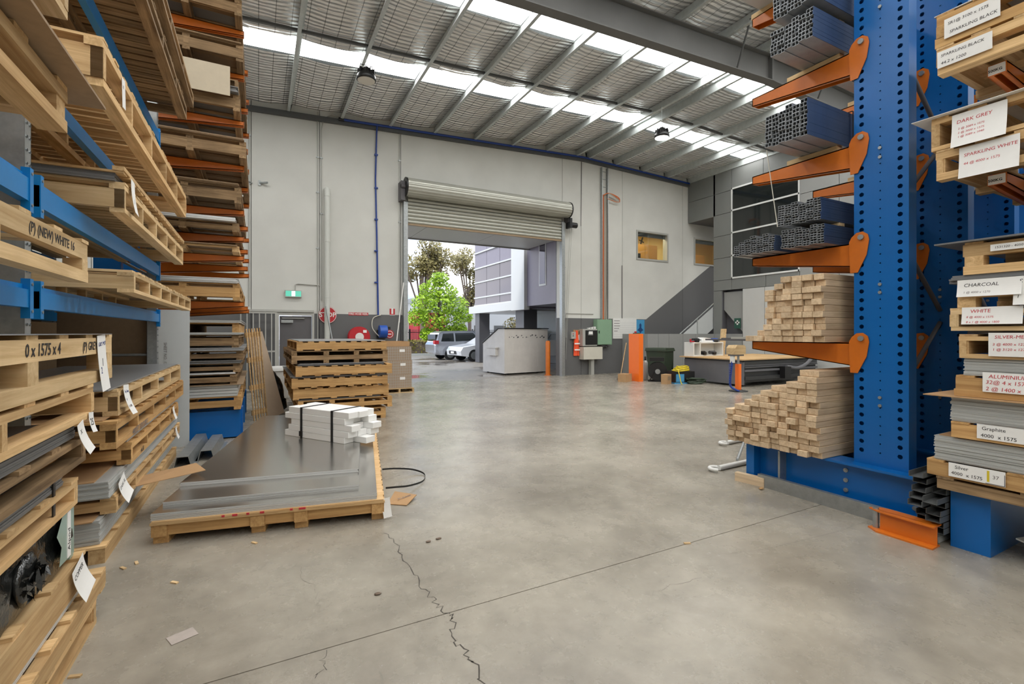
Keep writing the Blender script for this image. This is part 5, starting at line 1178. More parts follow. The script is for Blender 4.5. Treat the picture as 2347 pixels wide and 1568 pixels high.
# blue retractable air hose reel
p = onY(878, 760, 14.45)
br_ = thing('air_hose_reel', 'blue retractable air hose reel on the wall', 'hose reel', (p.x, 0, p.z))
MB().cyl((-.11, 14.48, 0), (.11, 14.48, 0), .19, 20).build('drum_case', M['reel_blue'], br_); MB().box(-.14, .14, 14.6, 14.7, -.2, .05).build('mount', M['black'], br_); MB().box(.06, .2, 14.36, 14.5, .06, .14).build('outlet', M['black'], br_)
MB().tube(smooth([(-.1, 14.5, -.15), (-.28, 14.6, .1), (-.25, 14.64, .4), (-.02, 14.66, .5)], 5), .014, 6).build('feed_hose', M['cream'], br_)
c = thing('round_sign', 'round red and white sign below the blue hose reel', 'sign', (onY(893, 766, WY).x, WY, onY(893, 766, WY).z))
disc(MB(), (0, 0), .13, -.008, 0).build('red_disc', M['red'], c); disc(MB(), (0, 0), .105, -.012, -.008).build('white_disc', M['white'], c); disc(MB(), (0, 0), .085, -.015, -.012).build('red_centre', M['red'], c); MB().box(-.05, .05, -.018, -.015, -.02, .02).build('pictogram', M['white'], c)
# exit sign
c, w_, h_ = plate('exit_sign', 'lit green running man exit sign box above the door', 653, 665, 691, 682, 'grey_metal', y=WY-.001, th=.07)
MB().box(-w_/2+.015, w_/2-.015, -.074, -.071, -h_/2+.02, h_/2-.02).build('green_lens', M['exit_green'], c)
MB().box(-.045, .045, -.077, -.0745, -h_/2+.025, h_/2-.025).build('white_pictogram', M['exit_white'], c)
a = onY(672, 664, WY)
MB().tube([(.05, -.03, h_/2), (.05, -.03, h_/2+.16), (.12, -.02, h_/2+.19), (.7, -.02, h_/2+.17)], .012, 6).build('conduit', M['grey_metal'], c)
tag(MB().cyl(onY(925, 648, 14.5), onY(908, 792, 14.2), .018, 8).build('white_pole', M['white']), 'thin white pole leaning by the roller door guide', 'pole')
# switchboard side of the door
p = onY(1311, 768, WY)
c = thing('switch_box', 'small grey roller door switch box beside the safety vest', 'switch', (p.x, WY-.001, p.z)); MB().box(-.1, .1, -.1, 0, -.14, .12).build('case', M['grey_metal'], c); disc(MB(), (-.02, .04), .02, -.11, -.1).build('button', M['red'], c); disc(MB(), (-.02, -.03), .02, -.11, -.1).build('button', M['sign_green'], c)
m_ = MB(); vs = []
for j in range(11):
    t = j/10; w2 = (.03 + .11*min(1, t*2.2))*(1 - .35*max(0, t-.6)); 
    for i in range(7):
        s = i/6; vs.append((-w2 + 2*w2*s, -.05 - .035*math.sin(s*9+j*.4), .42 - .95*t))
m_.add(vs, [(j*7+i, j*7+i+1, (j+1)*7+i+1, (j+1)*7+i) for j in range(10) for i in range(6)], True)
p = onY(1319, 783, WY)
vst = thing('safety_vest', 'orange safety vest hanging on the dark wall with pale stripes', 'vest', (p.x, WY-.02, p.z)); m_.build('cloth', M['hivis'], vst)
for z0 in (-.1, -.33): MB().box(-.12, .12, -.1, -.092, z0, z0+.05).build('reflective_stripe', M['paper'], vst)
MB().cyl((0, 0, .42), (0, -.06, .42), .012, 8).build('peg', M['galv'], vst)
c, w_, h_ = plate('tool_board', 'small brown board with cables pinned beside the vest', 1314, 756, 1333, 786, 'carton', 'board', th=.012)
MB().box(.05, .2, -.03, -.012, .1, .2).build('cable_bundle', M['black'], c); MB().box(-.05, .1, -.016, -.012, -.15, .05).build('paper_note', M['paper'], c)
# switchboards
sb = thing('switchboard', 'black and cream electrical switchboard with a pillar foot', 'switchboard')
a, b = onY(1336, 754, 14.45), onY(1369, 793, 14.45)
MB().box(a.x, b.x, 14.46, 14.69, b.z, a.z).build('cabinet', M['grey_metal'], sb); MB().box(a.x+.12, b.x, 14.44, 14.459, b.z+.05, a.z-.05).build('black_face', M['black'], sb)
MB().box(a.x+.22, a.x+.44, 14.41, 14.439, b.z+.4, a.z-.12).build('meter', M['acm_dark'], sb); MB().box(a.x+.24, a.x+.42, 14.405, 14.41, b.z+.55, a.z-.2).build('meter_screen', M['paper'], sb)
a2, b2 = onY(1338, 795, 14.4), onY(1381, 823, 14.4)
MB().box(a2.x, b2.x, 14.4, 14.69, b2.z, a2.z-.01).build('lower_cabinet', M['cream'], sb)
MB().box(a2.x+.42, a2.x+.56, 14.5, 14.66, 0, b2.z).build('pillar', M['grey_metal'], sb)
for k in range(5): MB().box(a.x+.3+k*.13, a.x+.38+k*.13, 14.5, 14.6, a.z, a.z+.05+.02*(k % 3)).build('cable_gland', M['white'], sb)
a, b = onY(1370, 732, 14.42), onY(1404, 790, 14.42)
gb = thing('green_cabinet', 'pale green electrical cabinet at the foot of the cable ladder', 'cabinet')
MB().box(a.x, b.x, 14.46, 14.69, b.z, a.z).build('body', M['green_paint'], gb); MB().box(a.x+.02, b.x-.02, 14.44, 14.46, b.z+.02, a.z-.02).build('cabinet_door', M['green_paint'], gb); MB().box(a.x+.06, a.x+.1, 14.425, 14.44, (a.z+b.z)/2-.05, (a.z+b.z)/2+.05).build('handle', M['black'], gb)
for k in range(3): MB().cyl((a.x+.4+k*.11, 14.55, b.z-.08), (a.x+.25+k*.12, 14.55, b.z), .03, 8).build('cable_gland', M['door_grey'], gb)
# cable ladder with cables
cl_ = thing('cable_ladder', 'steel cable ladder carrying orange and grey cables up the wall', 'cable ladder')
xa, xb = onY(1375.5, 600, WY).x, onY(1390, 600, WY).x
for x in (xa, xb-.03): MB().box(x, x+.03, WY-.12, WY-.001, 2.1, 7.95).build('side_rail', M['galv'], cl_)
for k in range(20): MB().box(xa+.03, xb-.03, WY-.03, WY-.005, 2.2+k*.295, 2.22+k*.295).build('rung', M['galv'], cl_)
zt0 = onY(1383, 455, WY).z
M['cable_orange'] = plain('cable_orange', srgb(214, 112, 56), .5); M['cable_grey'] = plain('cable_grey', srgb(176, 168, 154), .5)
for k in range(7):
    x = xa+.05+k*.033; MB().tube(smooth([(x+random.uniform(-.02, .02), WY-.07, 2.1), (x, WY-.06, 3.4), (x+.005, WY-.06, 5.5), (x, WY-.06, zt0+.1)], 5), .014, 6).build('cable', M['cable_orange' if k in (0, 1, 2) else 'cable_grey'], cl_)
for k in range(3): MB().tube(smooth([(xa+.06+k*.04, WY-.07, zt0+.08), (xa+.3, WY-.16, zt0+.18), (xa+.8, WY-.14, zt0+.08-.05*k), (xa+.78, WY-.14, zt0-.1), (xa+.25, WY-.12, zt0-.02)], 6), .016, 6).build('cable_loop', M['cable_orange' if k < 2 else 'cable_grey'], cl_)
# whiteboard, poster, papers
c, w_, h_ = plate('whiteboard', 'white planning board with faint grid beside the green cabinet', 1404, 729, 1458, 776, 'white', 'board', th=.02)
for k in range(7): MB().box(-w_/2+.05, w_/2-.05, -.0215, -.02, -h_/2+.08+k*.09, -h_/2+.083+k*.09).build('grid_line', M['tile_grey'], c)
for k in range(5): MB().box(-w_/2+.06, -w_/2+.06+random.uniform(.15, .3), -.0215, -.02, h_/2-.12-k*.1, h_/2-.10-k*.1).build('writing_line', M['ink_faint'], c)
M['poster_blue'] = plain('poster_blue', srgb(70, 150, 196), .5); M['poster_dark'] = plain('poster_dark', srgb(28, 70, 120), .5); M['poster_pale'] = plain('poster_pale', srgb(176, 220, 232), .5)
c, w_, h_ = plate('wall_poster', 'blue poster with a dark figure shape beside the whiteboard', 1458, 733, 1477, 775, 'poster_blue', 'poster')
MB().add([(-.16, -.006, -.05), (-.05, -.006, .05), (-.06, -.006, .17), (0, -.006, .24), (.06, -.006, .17), (.05, -.006, .05), (.16, -.006, -.05), (.06, -.006, -.1), (0, -.006, -.2), (-.06, -.006, -.1)], [tuple(range(10))]).build('dark_figure', M['poster_dark'], c); MB().box(-w_/2, w_/2, -.006, -.004, -h_/2, -h_/2+.12).build('pale_strip', M['poster_pale'], c)
plate('paper_sheet', 'white paper taped to the dark wall beside the orange column', 1432, 778, 1443, 794, 'paper', 'paper')
# ------------------------------------------------------------ orange column, carton, broom
oc_ = thing('orange_column', 'tall bright orange square steel column standing on the floor', 'column', (0, 0, 0))
MB().box(10.86, 11.04, 11.72, 12.2, 0, 1.55).build('case', M['bright_orange'], oc_); MB().box(10.9, 11.02, 11.85, 12.05, 1.55, 1.58).build('top_plate', M['sign_green'], oc_); MB().cyl((10.95, 11.98, 1.58), (10.95, 11.98, 1.63), .04, 10).build('stop_button', M['red'], oc_)
MB().box(11.04, 11.1, 11.78, 11.95, 1.22, 1.5).build('handset', M['black'], oc_); MB().tube(smooth([(11.07, 11.8, 1.22), (11.1, 11.8, 1.05), (11.12, 11.85, 1.0), (11.08, 11.9, 1.22)], 5), .012, 6).build('handset_cord', M['black'], oc_)
c = thing('carton', 'small plain brown carton beside the orange column', 'carton', (10.5, 11.98, 0), .35); MB().box(-.2, .2, -.14, .14, 0, .25).build('box', M['carton'], c); MB().box(-.202, .0, -.142, .142, .25, .253).box(.004, .202, -.142, .142, .25, .253).build('flap', M['carton'], c)
brm = thing('broom', 'pale broom handle leaning on the orange column', 'broom', (0, 0, 0)); MB().cyl((10.66, 12.4, .06), (10.84, 12.3, 1.25), .014, 8).build('handle', M['pine_pale'], brm); MB().box(10.55, 10.8, 12.37, 12.43, 0, .08).build('brush', M['bark'], brm)
# ------------------------------------------------------------ bin, cable drum, toolbox, bottle
wb = thing('wheelie_bin', 'dark green wheelie bin with an open lid behind the cable drum', 'bin', (12.3, 12.25, 0), .3)
MB().add([(-.24, -.28, .08), (.24, -.28, .08), (.24, .28, .08), (-.24, .28, .08), (-.3, -.36, .95), (.3, -.36, .95), (.3, .36, .95), (-.3, .36, .95)], [(3, 2, 1, 0), (0, 1, 5, 4), (1, 2, 6, 5), (2, 3, 7, 6), (3, 0, 4, 7), (4, 5, 6, 7)]).build('body', M['bin_green'], wb)
MB().box(-.33, .33, -.4, .38, .95, 1.0).build('rim', M['bin_green'], wb); MB().prism([(-.32, .98), (-.30, 1.06), (.3, 1.06), (.36, .96)], 'y', -.38, .38).build('lid', M['bin_green'], wb); MB().prism([(.34, .98), (.42, .95), (.40, .3), (.36, .3)], 'y', -.3, .3).build('lid_flap', M['bin_green'], wb)
for s in (-1, 1): MB().cyl((.26, s*.26, .1), (.26, s*.31, .1), .1, 14).build('wheel', M['black'], wb)
cd = thing('cable_drum', 'black cable drum reel on a small frame in front of the bin', 'cable drum', fl(1507, 874), -.75)
for y0 in (-.17, .13): MB().cyl((0, y0, .33), (0, y0+.04, .33), .30, 24).build('flange', M['black'], cd)
MB().cyl((0, -.13, .33), (0, .13, .33), .2, 20).build('cable_coil', M['black_rough'], cd); MB().cyl((0, -.2, .33), (0, -.17, .33), .08, 16).build('hub', M['galv'], cd)
MB().box(-.3, .3, -.2, -.17, 0, .03).box(-.3, .3, .17, .2, 0, .03).box(-.28, -.25, -.17, .17, 0, .03).box(.25, .28, -.17, .17, 0, .03).build('frame', M['black'], cd); MB().tube([(-.25, -.18, .03), (-.1, -.19, .33)], .015, 6).tube([(.25, -.18, .03), (.1, -.19, .33)], .015, 6).build('stay', M['black'], cd)
MB().box(-.25, .2, -.12, .12, .66, .78).build('carry_handle', M['black'], cd)
c = thing('spray_bottle', 'tall pale grey bottle with a black cap beside the cable drum', 'bottle', fl(1479, 871)); MB().lathe([(0, 0), (.08, 0), (.085, .03), (.085, .58), (.06, .64), (.03, .66)], 16).build('body', M['grey_metal'], c); MB().lathe([(.03, .65), (.035, .66), (.03, .78), (0, .8)], 12).build('cap', M['black'], c)
tb = thing('toolbox', 'black toolbox with a blue panel on the floor before the machine', 'toolbox', fl(1560, 878), -.25)
MB().box(-.35, .35, -.22, .22, .03, .38).build('body', M['black'], tb); MB().box(-.36, .36, -.23, .23, 0, .04).build('blue_base', M['poster_blue'], tb); MB().box(-.3, -.02, -.224, -.22, .06, .3).build('blue_panel', M['poster_blue'], tb)
yc = thing('yellow_hose', 'coiled yellow air hose lying on the black toolbox', 'hose', fl(1560, 878) + Vector((0, 0, .384)), .2)
m_ = MB()
for k in range(7):
    m_.tube([(.3*math.cos(t*.5+k)*(1-.06*k)*1.15 + .02*k, .22*math.sin(t*.5+k)*(1-.05*k), .015+.02*k+.012*math.sin(t*.5*3+k)) for t in range(14)], .014, 6)
m_.build('coil', M['yellow'], yc)
MB().tube(smooth([(-.32, -.1, .05), (-.42, -.2, -.05), (-.45, -.28, -.3), (-.5, -.35, -.365)], 5), .014, 6).build('hose_end', M['yellow'], yc)
c = thing('red_can', 'small red spray can standing by the cable drum', 'can', fl(1528, 858) ); MB().lathe([(0, 0), (.04, 0), (.04, .2), (.02, .22), (.02, .25), (0, .25)], 12).build('body', M['red'], c); MB().lathe([(.022, .22), (.025, .23), (.025, .27), (0, .27)], 10).build('cap', M['white'], c)
c = thing('small_carton', 'small brown box standing on end beside the cable drum', 'carton', fl(1527, 880), .3); MB().box(-.14, .14, -.1, .1, 0, .3).build('box', M['carton'], c); MB().box(-.1, .1, -.103, -.1, .12, .24).build('printed_panel', M['fibreboard'], c)
c = thing('cable_heap', 'dark tangled cable heap on the floor beside the toolbox', 'cable', fl(1595, 880)); m_ = MB()
for k in range(9): m_.tube([(random.uniform(-.05, .05) + .22*math.cos(t*.7+k*1.3), random.uniform(-.03, .03) + .16*math.sin(t*.7+k), .03+.016*k+.02*math.sin(t+k)) for t in range(11)], .022, 6)
m_.build('coil', M['bin_green'], c)
# ------------------------------------------------------------ router machine
mc = thing('router_machine', 'long dark grey cutting machine with a plywood top', 'machine')
MX0, MX1, MY0, MY1 = 12.45, 16.1, 9.12, 11.3
MB().box(MX0, MX0+.04, MY0, MY1, .06, .72).build('end_panel', M['machine'], mc); MB().box(MX0+.04, MX1, MY0+.05, MY1, .12, .7).build('body', M['machine_dark'], mc)
MB().box(MX0+.04, MX1, MY0-.02, MY0+.05, .44, .50).build('side_rail', M['machine'], mc); MB().box(MX0+.04, MX1, MY0-.04, MY0+.05, .2, .3).build('lower_beam', M['machine_dark'], mc)
for k in range(3): MB().box(MX0+.04, MX1, MY0-.03+.02*k, MY0+.0+.02*k, .56+k*.05, .58+k*.05).build('guide_bar', M['machine'], mc)
MB().prism([(MX0+.04, .52), (MX1, .56), (MX1, .74), (MX0+.04, .74)], 'y', MY0, MY0+.05).build('toothed_rack', M['machine_dark'], mc)
MB().box(MX0-.12, MX1, MY0-.05, MY1+.1, .78, .815).build('ply_top', M['plyedge'], mc); MB().box(MX0+.02, MX1, MY0+.05, MY1, .7, .78).build('table_frame', M['machine_dark'], mc)
for y in (MY0+.15, MY1-.2):
    for x in (MX0+.2, MX1-.3): MB().box(x, x+.12, y, y+.12, 0, .12).build('foot', M['black'], mc)
MB().box(14.1, 14.4, MY0-.2, MY0-.03, .2, .55).build('motor', M['black'], mc)
MB().tube(smooth([(14.3, MY0-.12, .56), (14.7, MY0-.2, .5), (15.2, MY0-.2, .62), (15.8, MY0-.1, .9)], 6), .05, 10).build('exhaust_duct', M['machine'], mc)
# white open shelf with tools on the machine
p0, p1 = onY(1523, 782, 11.15), onY(1597, 782, 11.15)
sw = thing('white_shelf', 'white open shelf unit standing on the plywood machine top', 'shelf', (0, 0, .816))
xa, xb = 12.42, 13.85; H2 = .42
for b_ in ((xa, xa+.04, 10.9, 11.28, 0, H2), (xb-.04, xb, 10.9, 11.28, 0, H2), (xa, xb, 10.9, 11.28, H2, H2+.04), (xa+.04, xb-.04, 10.9, 11.28, 0, .04), (xa+.04, xb-.04, 11.25, 11.28, .04, H2), (xa+.3, xa+.34, 10.9, 11.25, .04, H2)): MB().box(*b_).build('board', M['white'], sw)
items = [('drill', 'black power drill lying on the upper level of the white shelf', 12.72, .461, 'black'), ('grinder', 'black angle grinder inside the white shelf', 13.02, .041, 'black'), ('drill', 'dark cordless drill inside the white shelf', 13.5, .041, 'door_grey'), ('drill', 'blue cordless drill on the right of the white shelf top', 13.62, .461, 'reel_blue')]
for nm_, lb_, x, z, mt in items:
    t = thing(nm_, lb_, 'power tool', (x, 11.05, .816+z), random.uniform(-.3, .3))
    MB().cyl((-.16, 0, .07), (.1, 0, .07), .055, 12).build('motor_body', M[mt], t); MB().cyl((.1, 0, .07), (.2, 0, .07), .025, 10).build('chuck', M['galv'], t); MB().box(-.14, -.06, -.12, -.03, .02, .09).build('grip', M[mt], t)
    MB().box(-.16, -.04, -.18, -.1, 0, .08).build('battery', M['black'], t)
tag(MB().prism([(-.28, 0), (.28, 0), (.12, .12), (-.2, .15)], 'y', -.12, .12).build('paper_bag', M['paper'], None, (13.2, 11.1, 1.277)), 'crumpled white paper bag on top of the white shelf', 'bag')
t = thing('clamp', 'red clamp hanging on the edge of the white shelf top', 'clamp', (12.48, 11.0, 1.277)); MB().box(-.1, .14, -.02, .02, 0, .03).box(-.1, -.06, -.02, .02, .03, .1).box(.1, .14, -.02, .02, .03, .08).build('frame', M['red'], t); MB().cyl((-.02, 0, .045), (.1, 0, .045), .014, 8).build('screw', M['galv'], t)
tag(MB().box(-.02, .02, -.1, .1, 0, .9).build('timber_strip', M['pine_pale'], None, (13.95, 11.05, .822), (0, .12, 0)), 'short pale timber strip leaning on the white shelf', 'timber')
# sanding post
sp_ = thing('lifting_stand', 'orange post stand with a wooden block head and blue coiled hose', 'stand', fl(1692, 897))
MB().lathe([(0, 0), (.24, 0), (.24, .02), (.1, .05), (.0, .05)], 24).build('base_plate', M['machine_dark'], sp_); MB().box(-.055, .055, -.055, .055, .05, .74).build('post', M['bright_orange'], sp_); MB().cyl((0, 0, .74), (0, 0, .98), .03, 10).build('neck', M['galv'], sp_)
MB().box(-.28, .1, -.1, .1, .96, 1.0).build('head_plate', M['machine'], sp_); MB().prism([(-.3, 1.0), (.12, 1.0), (.12, 1.2), (.06, 1.25), (-.22, 1.25), (-.3, 1.17)], 'y', -.14, .14).build('wood_block', M['pine_pale'], sp_)
MB().tube(smooth([(-.22, 0, .96), (-.26, 0, .7), (-.3, .02, .2), (-.24, -.1, .07), (-.16, -.14, .03)], 6), .028, 8).build('hose', M['blue_hose'], sp_)
MB().tube([(-.33 + .03*math.cos(k*.9), .03*math.sin(k*.9), .75-.008*k) for k in range(70)], .007, 5).build('coiled_hose', M['blue_hose'], sp_); MB().box(-.27, -.2, -.05, .05, .78, .96).build('valve', M['white'], sp_)
# ------------------------------------------------------------ high bay lamps
def lamp(label, x, y, z, on, top):
    t = thing('high_bay_lamp', label, 'lamp', (x, y, z), 0)
    MB().lathe([(.0, .3), (.05, .3), (.09, .26), (.12, .2), (.2, .1), (.21, .02), (.19, .0)], 24).build('housing', M['black'], t)
    for k in range(10):
        a = 2*math.pi*k/10; MB().box(.08, .19, -.004, .004, .1, .24, Matrix.Rotation(a, 4, 'Z')).build('fin', M['black'], t)
    MB().cyl((0, 0, .0), (0, 0, .012), .185, 24).build('lens', M['lamp_on' if on else 'lamp_off'], t)
    MB().tube([(-.17, 0, .12), (-.12, 0, .34), (.12, 0, .34), (.17, 0, .12)], .01, 6).build('yoke', M['black'], t); MB().cyl((0, 0, .34), (0, 0, top), .006, 6).build('hanging_chain', M['galv'], t)
lamp('dark high bay lamp hanging unlit below the foil roof', 2.09, 10.75, 7.1, False, zt(2.09)-7.1+.1)
lamp('glowing high bay lamp hanging near the roof ridge', 10.1, 9.98, 7.1, True, zt(10.1)-7.1+.1)
# tie cord hanging from the steel bundle
a, b = onX(1757, 344, 4.33), onX(1782, 520, 4.36)
hc = thing('tie_cord', 'thin white cord hanging from the third arm bundle', 'cord'); MB().cyl(a, b, .004, 6).build('cord', M['cream'], hc)
# ------------------------------------------------------------ outside the roller door
random.seed(77)
gr = MB().box(-40, 70, 14.95, 120, -.2, -.015).build('ground', M['asphalt']); tag(gr, 'wet concrete yard outside the roller door', kind='structure')
can = thing('trim_3', 'grey canopy soffit above the yard outside the door', None, kind='structure')
for a, b in ((2.5, 5.1), (5.1, 7.7), (7.7, 10.3)): MB().box(a+.008, b-.008, 14.96, 17.9, 5.2, 5.24).build('soffit_panel', M['clad_light'], can)
MB().box(2.4, 10.38, 17.9, 17.95, 5.15, 5.7).box(2.5, 10.3, 14.96, 17.9, 5.25, 5.6).build('fascia', M['clad_mid'], can)
# neighbouring office wing with glass front
wg = thing('office_wing', 'grey office wing with white edged glass standing on columns in the yard', 'building')
BX = 10.4
Ya, Yb, Yc, Yd = onX(1087, 600, BX).y, onX(1178, 600, BX).y, onX(1208, 600, BX).y, 15.0
M['wing_glass'] = plain('wing_glass', srgb(96, 92, 104), .05, spec=1.0, metal=.35)
zz = [3.03, 3.45, 4.26, 5.02, 5.85, 6.7, 7.6]
ny = 3
for z0, z1 in zip(zz, zz[1:]):
    for i in range(ny):
        y0 = Yb + (Ya-Yb)*i/ny; y1 = Yb + (Ya-Yb)*(i+1)/ny
        MB().box(BX+.03, BX+.06, y0+.015, y1-.015, z0+.03, z1-.03).build('glass_pane', M['wing_glass'] if z0 < 5 else M['violet_grey'], wg)
    MB().box(BX-.03, BX+.06, Yb, Ya, z0-.035, z0+.035).build('window_bar', M['frame_white'], wg)
MB().box(BX+.06, 16, max(Yc, 18.6), Ya, 2.7, 7.8).build('upper_storey', M['violet_grey'], wg)
MB().box(BX-.15, BX+.12, Yc, Yb, 2.6, 7.8).build('white_fin', M['frame_white'], wg)
MB().box(BX-.15, 16, Yb, Ya+.4, 2.62, 3.0).build('white_edge_beam', M['frame_white'], wg)
MB().box(BX+.0, 12.3, Yd, Yc, 2.75, 7.8).build('grey_wall', M['violet_grey'], wg)
y0, y1 = onX(1252, 600, BX).y, onX(1236, 600, BX).y
w_ = MB().box(BX-.02, BX+.01, y0, y1, onX(1245, 655, BX).z, 6.6).build('tall_window', M['frame_white'], wg); MB().box(BX-.03, BX-.02, y0+.06, y1-.06, onX(1245, 655, BX).z+.08, 6.55).build('pane', M['wing_glass'], w_)
p = fl(1106, 830); MB().box(p.x-.3, p.x+.3, p.y-.25, p.y+.3, 0, 2.65).build('column', M['clad_dark'], wg)
p = onX(1204, 740, BX+.6); MB().box(BX+.3, BX+1.0, p.y-.4, p.y+.4, 0, 2.65).build('column', M['clad_dark'], wg)
MB().box(13.6, 13.8, 15, 24.5, 0, 2.7).build('undercroft_wall', M['clad_light'], wg)
# front loader waste bin
wb_ = thing('waste_bin', 'large cream steel waste bin with a sloped black lid outside the door', 'waste bin', (8.22, 16.1, -.015), math.radians(7))
MB().prism([(0, .05), (1.55, .05), (1.55, 1.18), (.42, 1.74), (0, 1.74)], 'x', 0, 2.1).build('body', M['bin_cream'], wb_)
MB().prism([(1.6, 1.17), (.42, 1.755), (.42, 1.79), (1.6, 1.21)], 'x', -.03, 2.13).prism([(-.04, 1.75), (.42, 1.76), (.42, 1.79), (-.04, 1.78)], 'x', -.03, 2.13).build('lid', M['black'], wb_)
MB().box(-.12, .0, .45, 1.1, .72, 1.0).build('fork_sleeve', M['bin_cream'], wb_); MB().box(-.14, -.01, .4, 1.15, 1.0, 1.04).build('sleeve_edge', M['bin_cream'], wb_)
for x, y in ((.15, .15), (1.95, .15), (.15, 1.4), (1.95, 1.4)): MB().cyl((x, y-.03, .05), (x, y+.03, .05), .05, 10).build('castor', M['black'], wb_)
m_ = MB()
for k in range(16): x = .2+k*.115 + random.uniform(-.04, .04); s = random.uniform(.015, .05); z = 1.45 + random.uniform(-.05, .05); m_.add([(x-s, -.003, z-s*.6), (x+s*.7, -.003, z-s*.3), (x+s, -.003, z+s*.6), (x-s*.3, -.003, z+s)], [(0, 1, 2, 3)])
m_.build('paint_scuffs', M['dark_steel'], wb_); COL.objects[-1]['kind'] = 'stuff'
MB().box(.45, .48, -.006, 0, .3, 1.7).box(1.6, 1.63, -.006, 0, .3, 1.7).build('pressed_rib', M['bin_cream'], wb_)
bo = thing('bollard', 'orange steel bollard beside the roller door opening', 'bollard', (9.62, 15.25, -.015)); MB().lathe([(.09, 0), (.09, 1.24), (.07, 1.29), (0, 1.3)], 18).build('post', M['orange'], bo); MB().lathe([(.14, 0), (.14, .015), (.09, .015)], 18).build('foot_plate', M['orange'], bo)
# vehicles
def car(name, label, loc, rz, body, prof, glassp, mat, wheels, W=1.8):
    t = thing(name, label, 'car', loc, rz)
    m_ = MB(); n = len(prof); vs = []
    for y, ins in ((-W/2, .0), (-W/2+.08, 1), (W/2-.08, 1), (W/2, .0)):
        for (x, z) in prof:
            k = 1 if ins else 0; f = .97 if not k else 1.0
            tz = max(0, (z-.95))*(.25 if not k else 0.0)
            vs.append((x*f, (abs(y)-tz if abs(y) > W/2-.01 else abs(y))*(1 if y > 0 else -1), z*(f if z > .3 else 1)))
    fs = [tuple(range(n)), tuple(range(3*n, 4*n))[::-1]]
    for r in range(3): fs += [(r*n+i, (r+1)*n+i, (r+1)*n+(i+1) % n, r*n+(i+1) % n) for i in range(n)]
    m_.add(vs, fs).build('body', M[mat], t)
    for gp in glassp:
        for s in (-1, 1): MB().add([(x, s*(W/2+.004-max(0, z-.95)*.25), z) for x, z in gp], [tuple(range(len(gp)))]).build('side_window', M['glass_dark'], t)
    for x in wheels:
        for s in (-1, 1):
            wq = MB().cyl((x, s*(W/2-.2), .34), (x, s*(W/2+.01), .34), .34, 20).build('tyre', M['black_rough'], t); MB().cyl((x, s*(W/2+.012), .34), (x, s*(W/2+.03), .34), .22, 10).build('rim', M['galv'], wq)
    return t
suv = [(-2.3, .45), (-2.32, .9), (-2.2, 1.05), (-2.0, 1.6), (-1.7, 1.7), (.2, 1.72), (.9, 1.15), (2.0, 1.0), (2.25, .8), (2.25, .4), (1.9, .3), (-2.0, .3)]
p = onY(987, 800, 27.3)
t = car('silver_car', 'silver station wagon parked across the yard', (p.x+2.25, 27.3, -.015), 0, None, suv, [[(-1.9, 1.1), (-1.75, 1.55), (-1.1, 1.58), (-1.1, 1.1)], [(-1.0, 1.1), (-1.0, 1.58), (.15, 1.6), (.6, 1.15)]], 'car_silver', (-1.35, 1.4))
MB().box(-2.3, -2.05, -.9, -.6, .95, 1.15).build('tail_light', M['red'], t); MB().box(-2.2, -2.0, -.7, .7, 1.12, 1.5).build('rear_window', M['glass_dark'], t)
sed = [(-2.3, .35), (-2.35, .6), (-2.2, .82), (-1.1, .98), (-.4, 1.38), (.9, 1.42), (1.6, 1.05), (2.2, 1.0), (2.3, .4), (1.9, .28), (-1.9, .28)]
p = onY(1047, 810, 24.6)
t = car('white_car', 'white sedan nose parked in front of the silver wagon', (p.x+2.3, 25.3, -.015), math.radians(4), None, sed, [[(-.95, 1.0), (-.35, 1.33), (.2, 1.36), (.2, 1.0)], [(.28, 1.0), (.28, 1.36), (.85, 1.38), (1.3, 1.05)]], 'car_white', (-1.45, 1.35))
for y in (-.62, .62): MB().box(-2.33, -2.1, y-.2, y+.2, .62, .76).build('headlight', M['glass'], t)
MB().box(-2.36, -2.3, -.45, .45, .42, .6).build('grille', M['black'], t); MB().box(-2.37, -2.35, -.2, .2, .45, .56).build('number_plate', M['paper'], t)
ut = thing('utility_truck', 'pale utility truck tray with chrome rails behind the waste bin', 'truck', (12.4, 19.6, -.015))
MB().box(-.95, .95, -1.0, 4.0, .55, 1.25).build('tray_body', M['car_white'], ut); MB().box(-.8, .8, 1.6, 3.2, 1.25, 1.75).build('cabin', M['car_white'], ut)
for x in (-.9, .9): MB().tube([(x, -.9, 1.25), (x, -.6, 1.55), (x, 1.2, 1.55), (x, 1.5, 1.3)], .04, 8).build('rail', M['galv'], ut)
for x in (-.75, .75):
    for y in (-.2, 3.0): MB().cyl((x-.12, y, .36), (x+.12, y, .36), .36, 16).build('tyre', M['black_rough'], ut)
MB().box(-.95, -.7, -1.03, -1.0, .7, .95).box(.7, .95, -1.03, -1.0, .7, .95).build('tail_light', M['red'], ut)
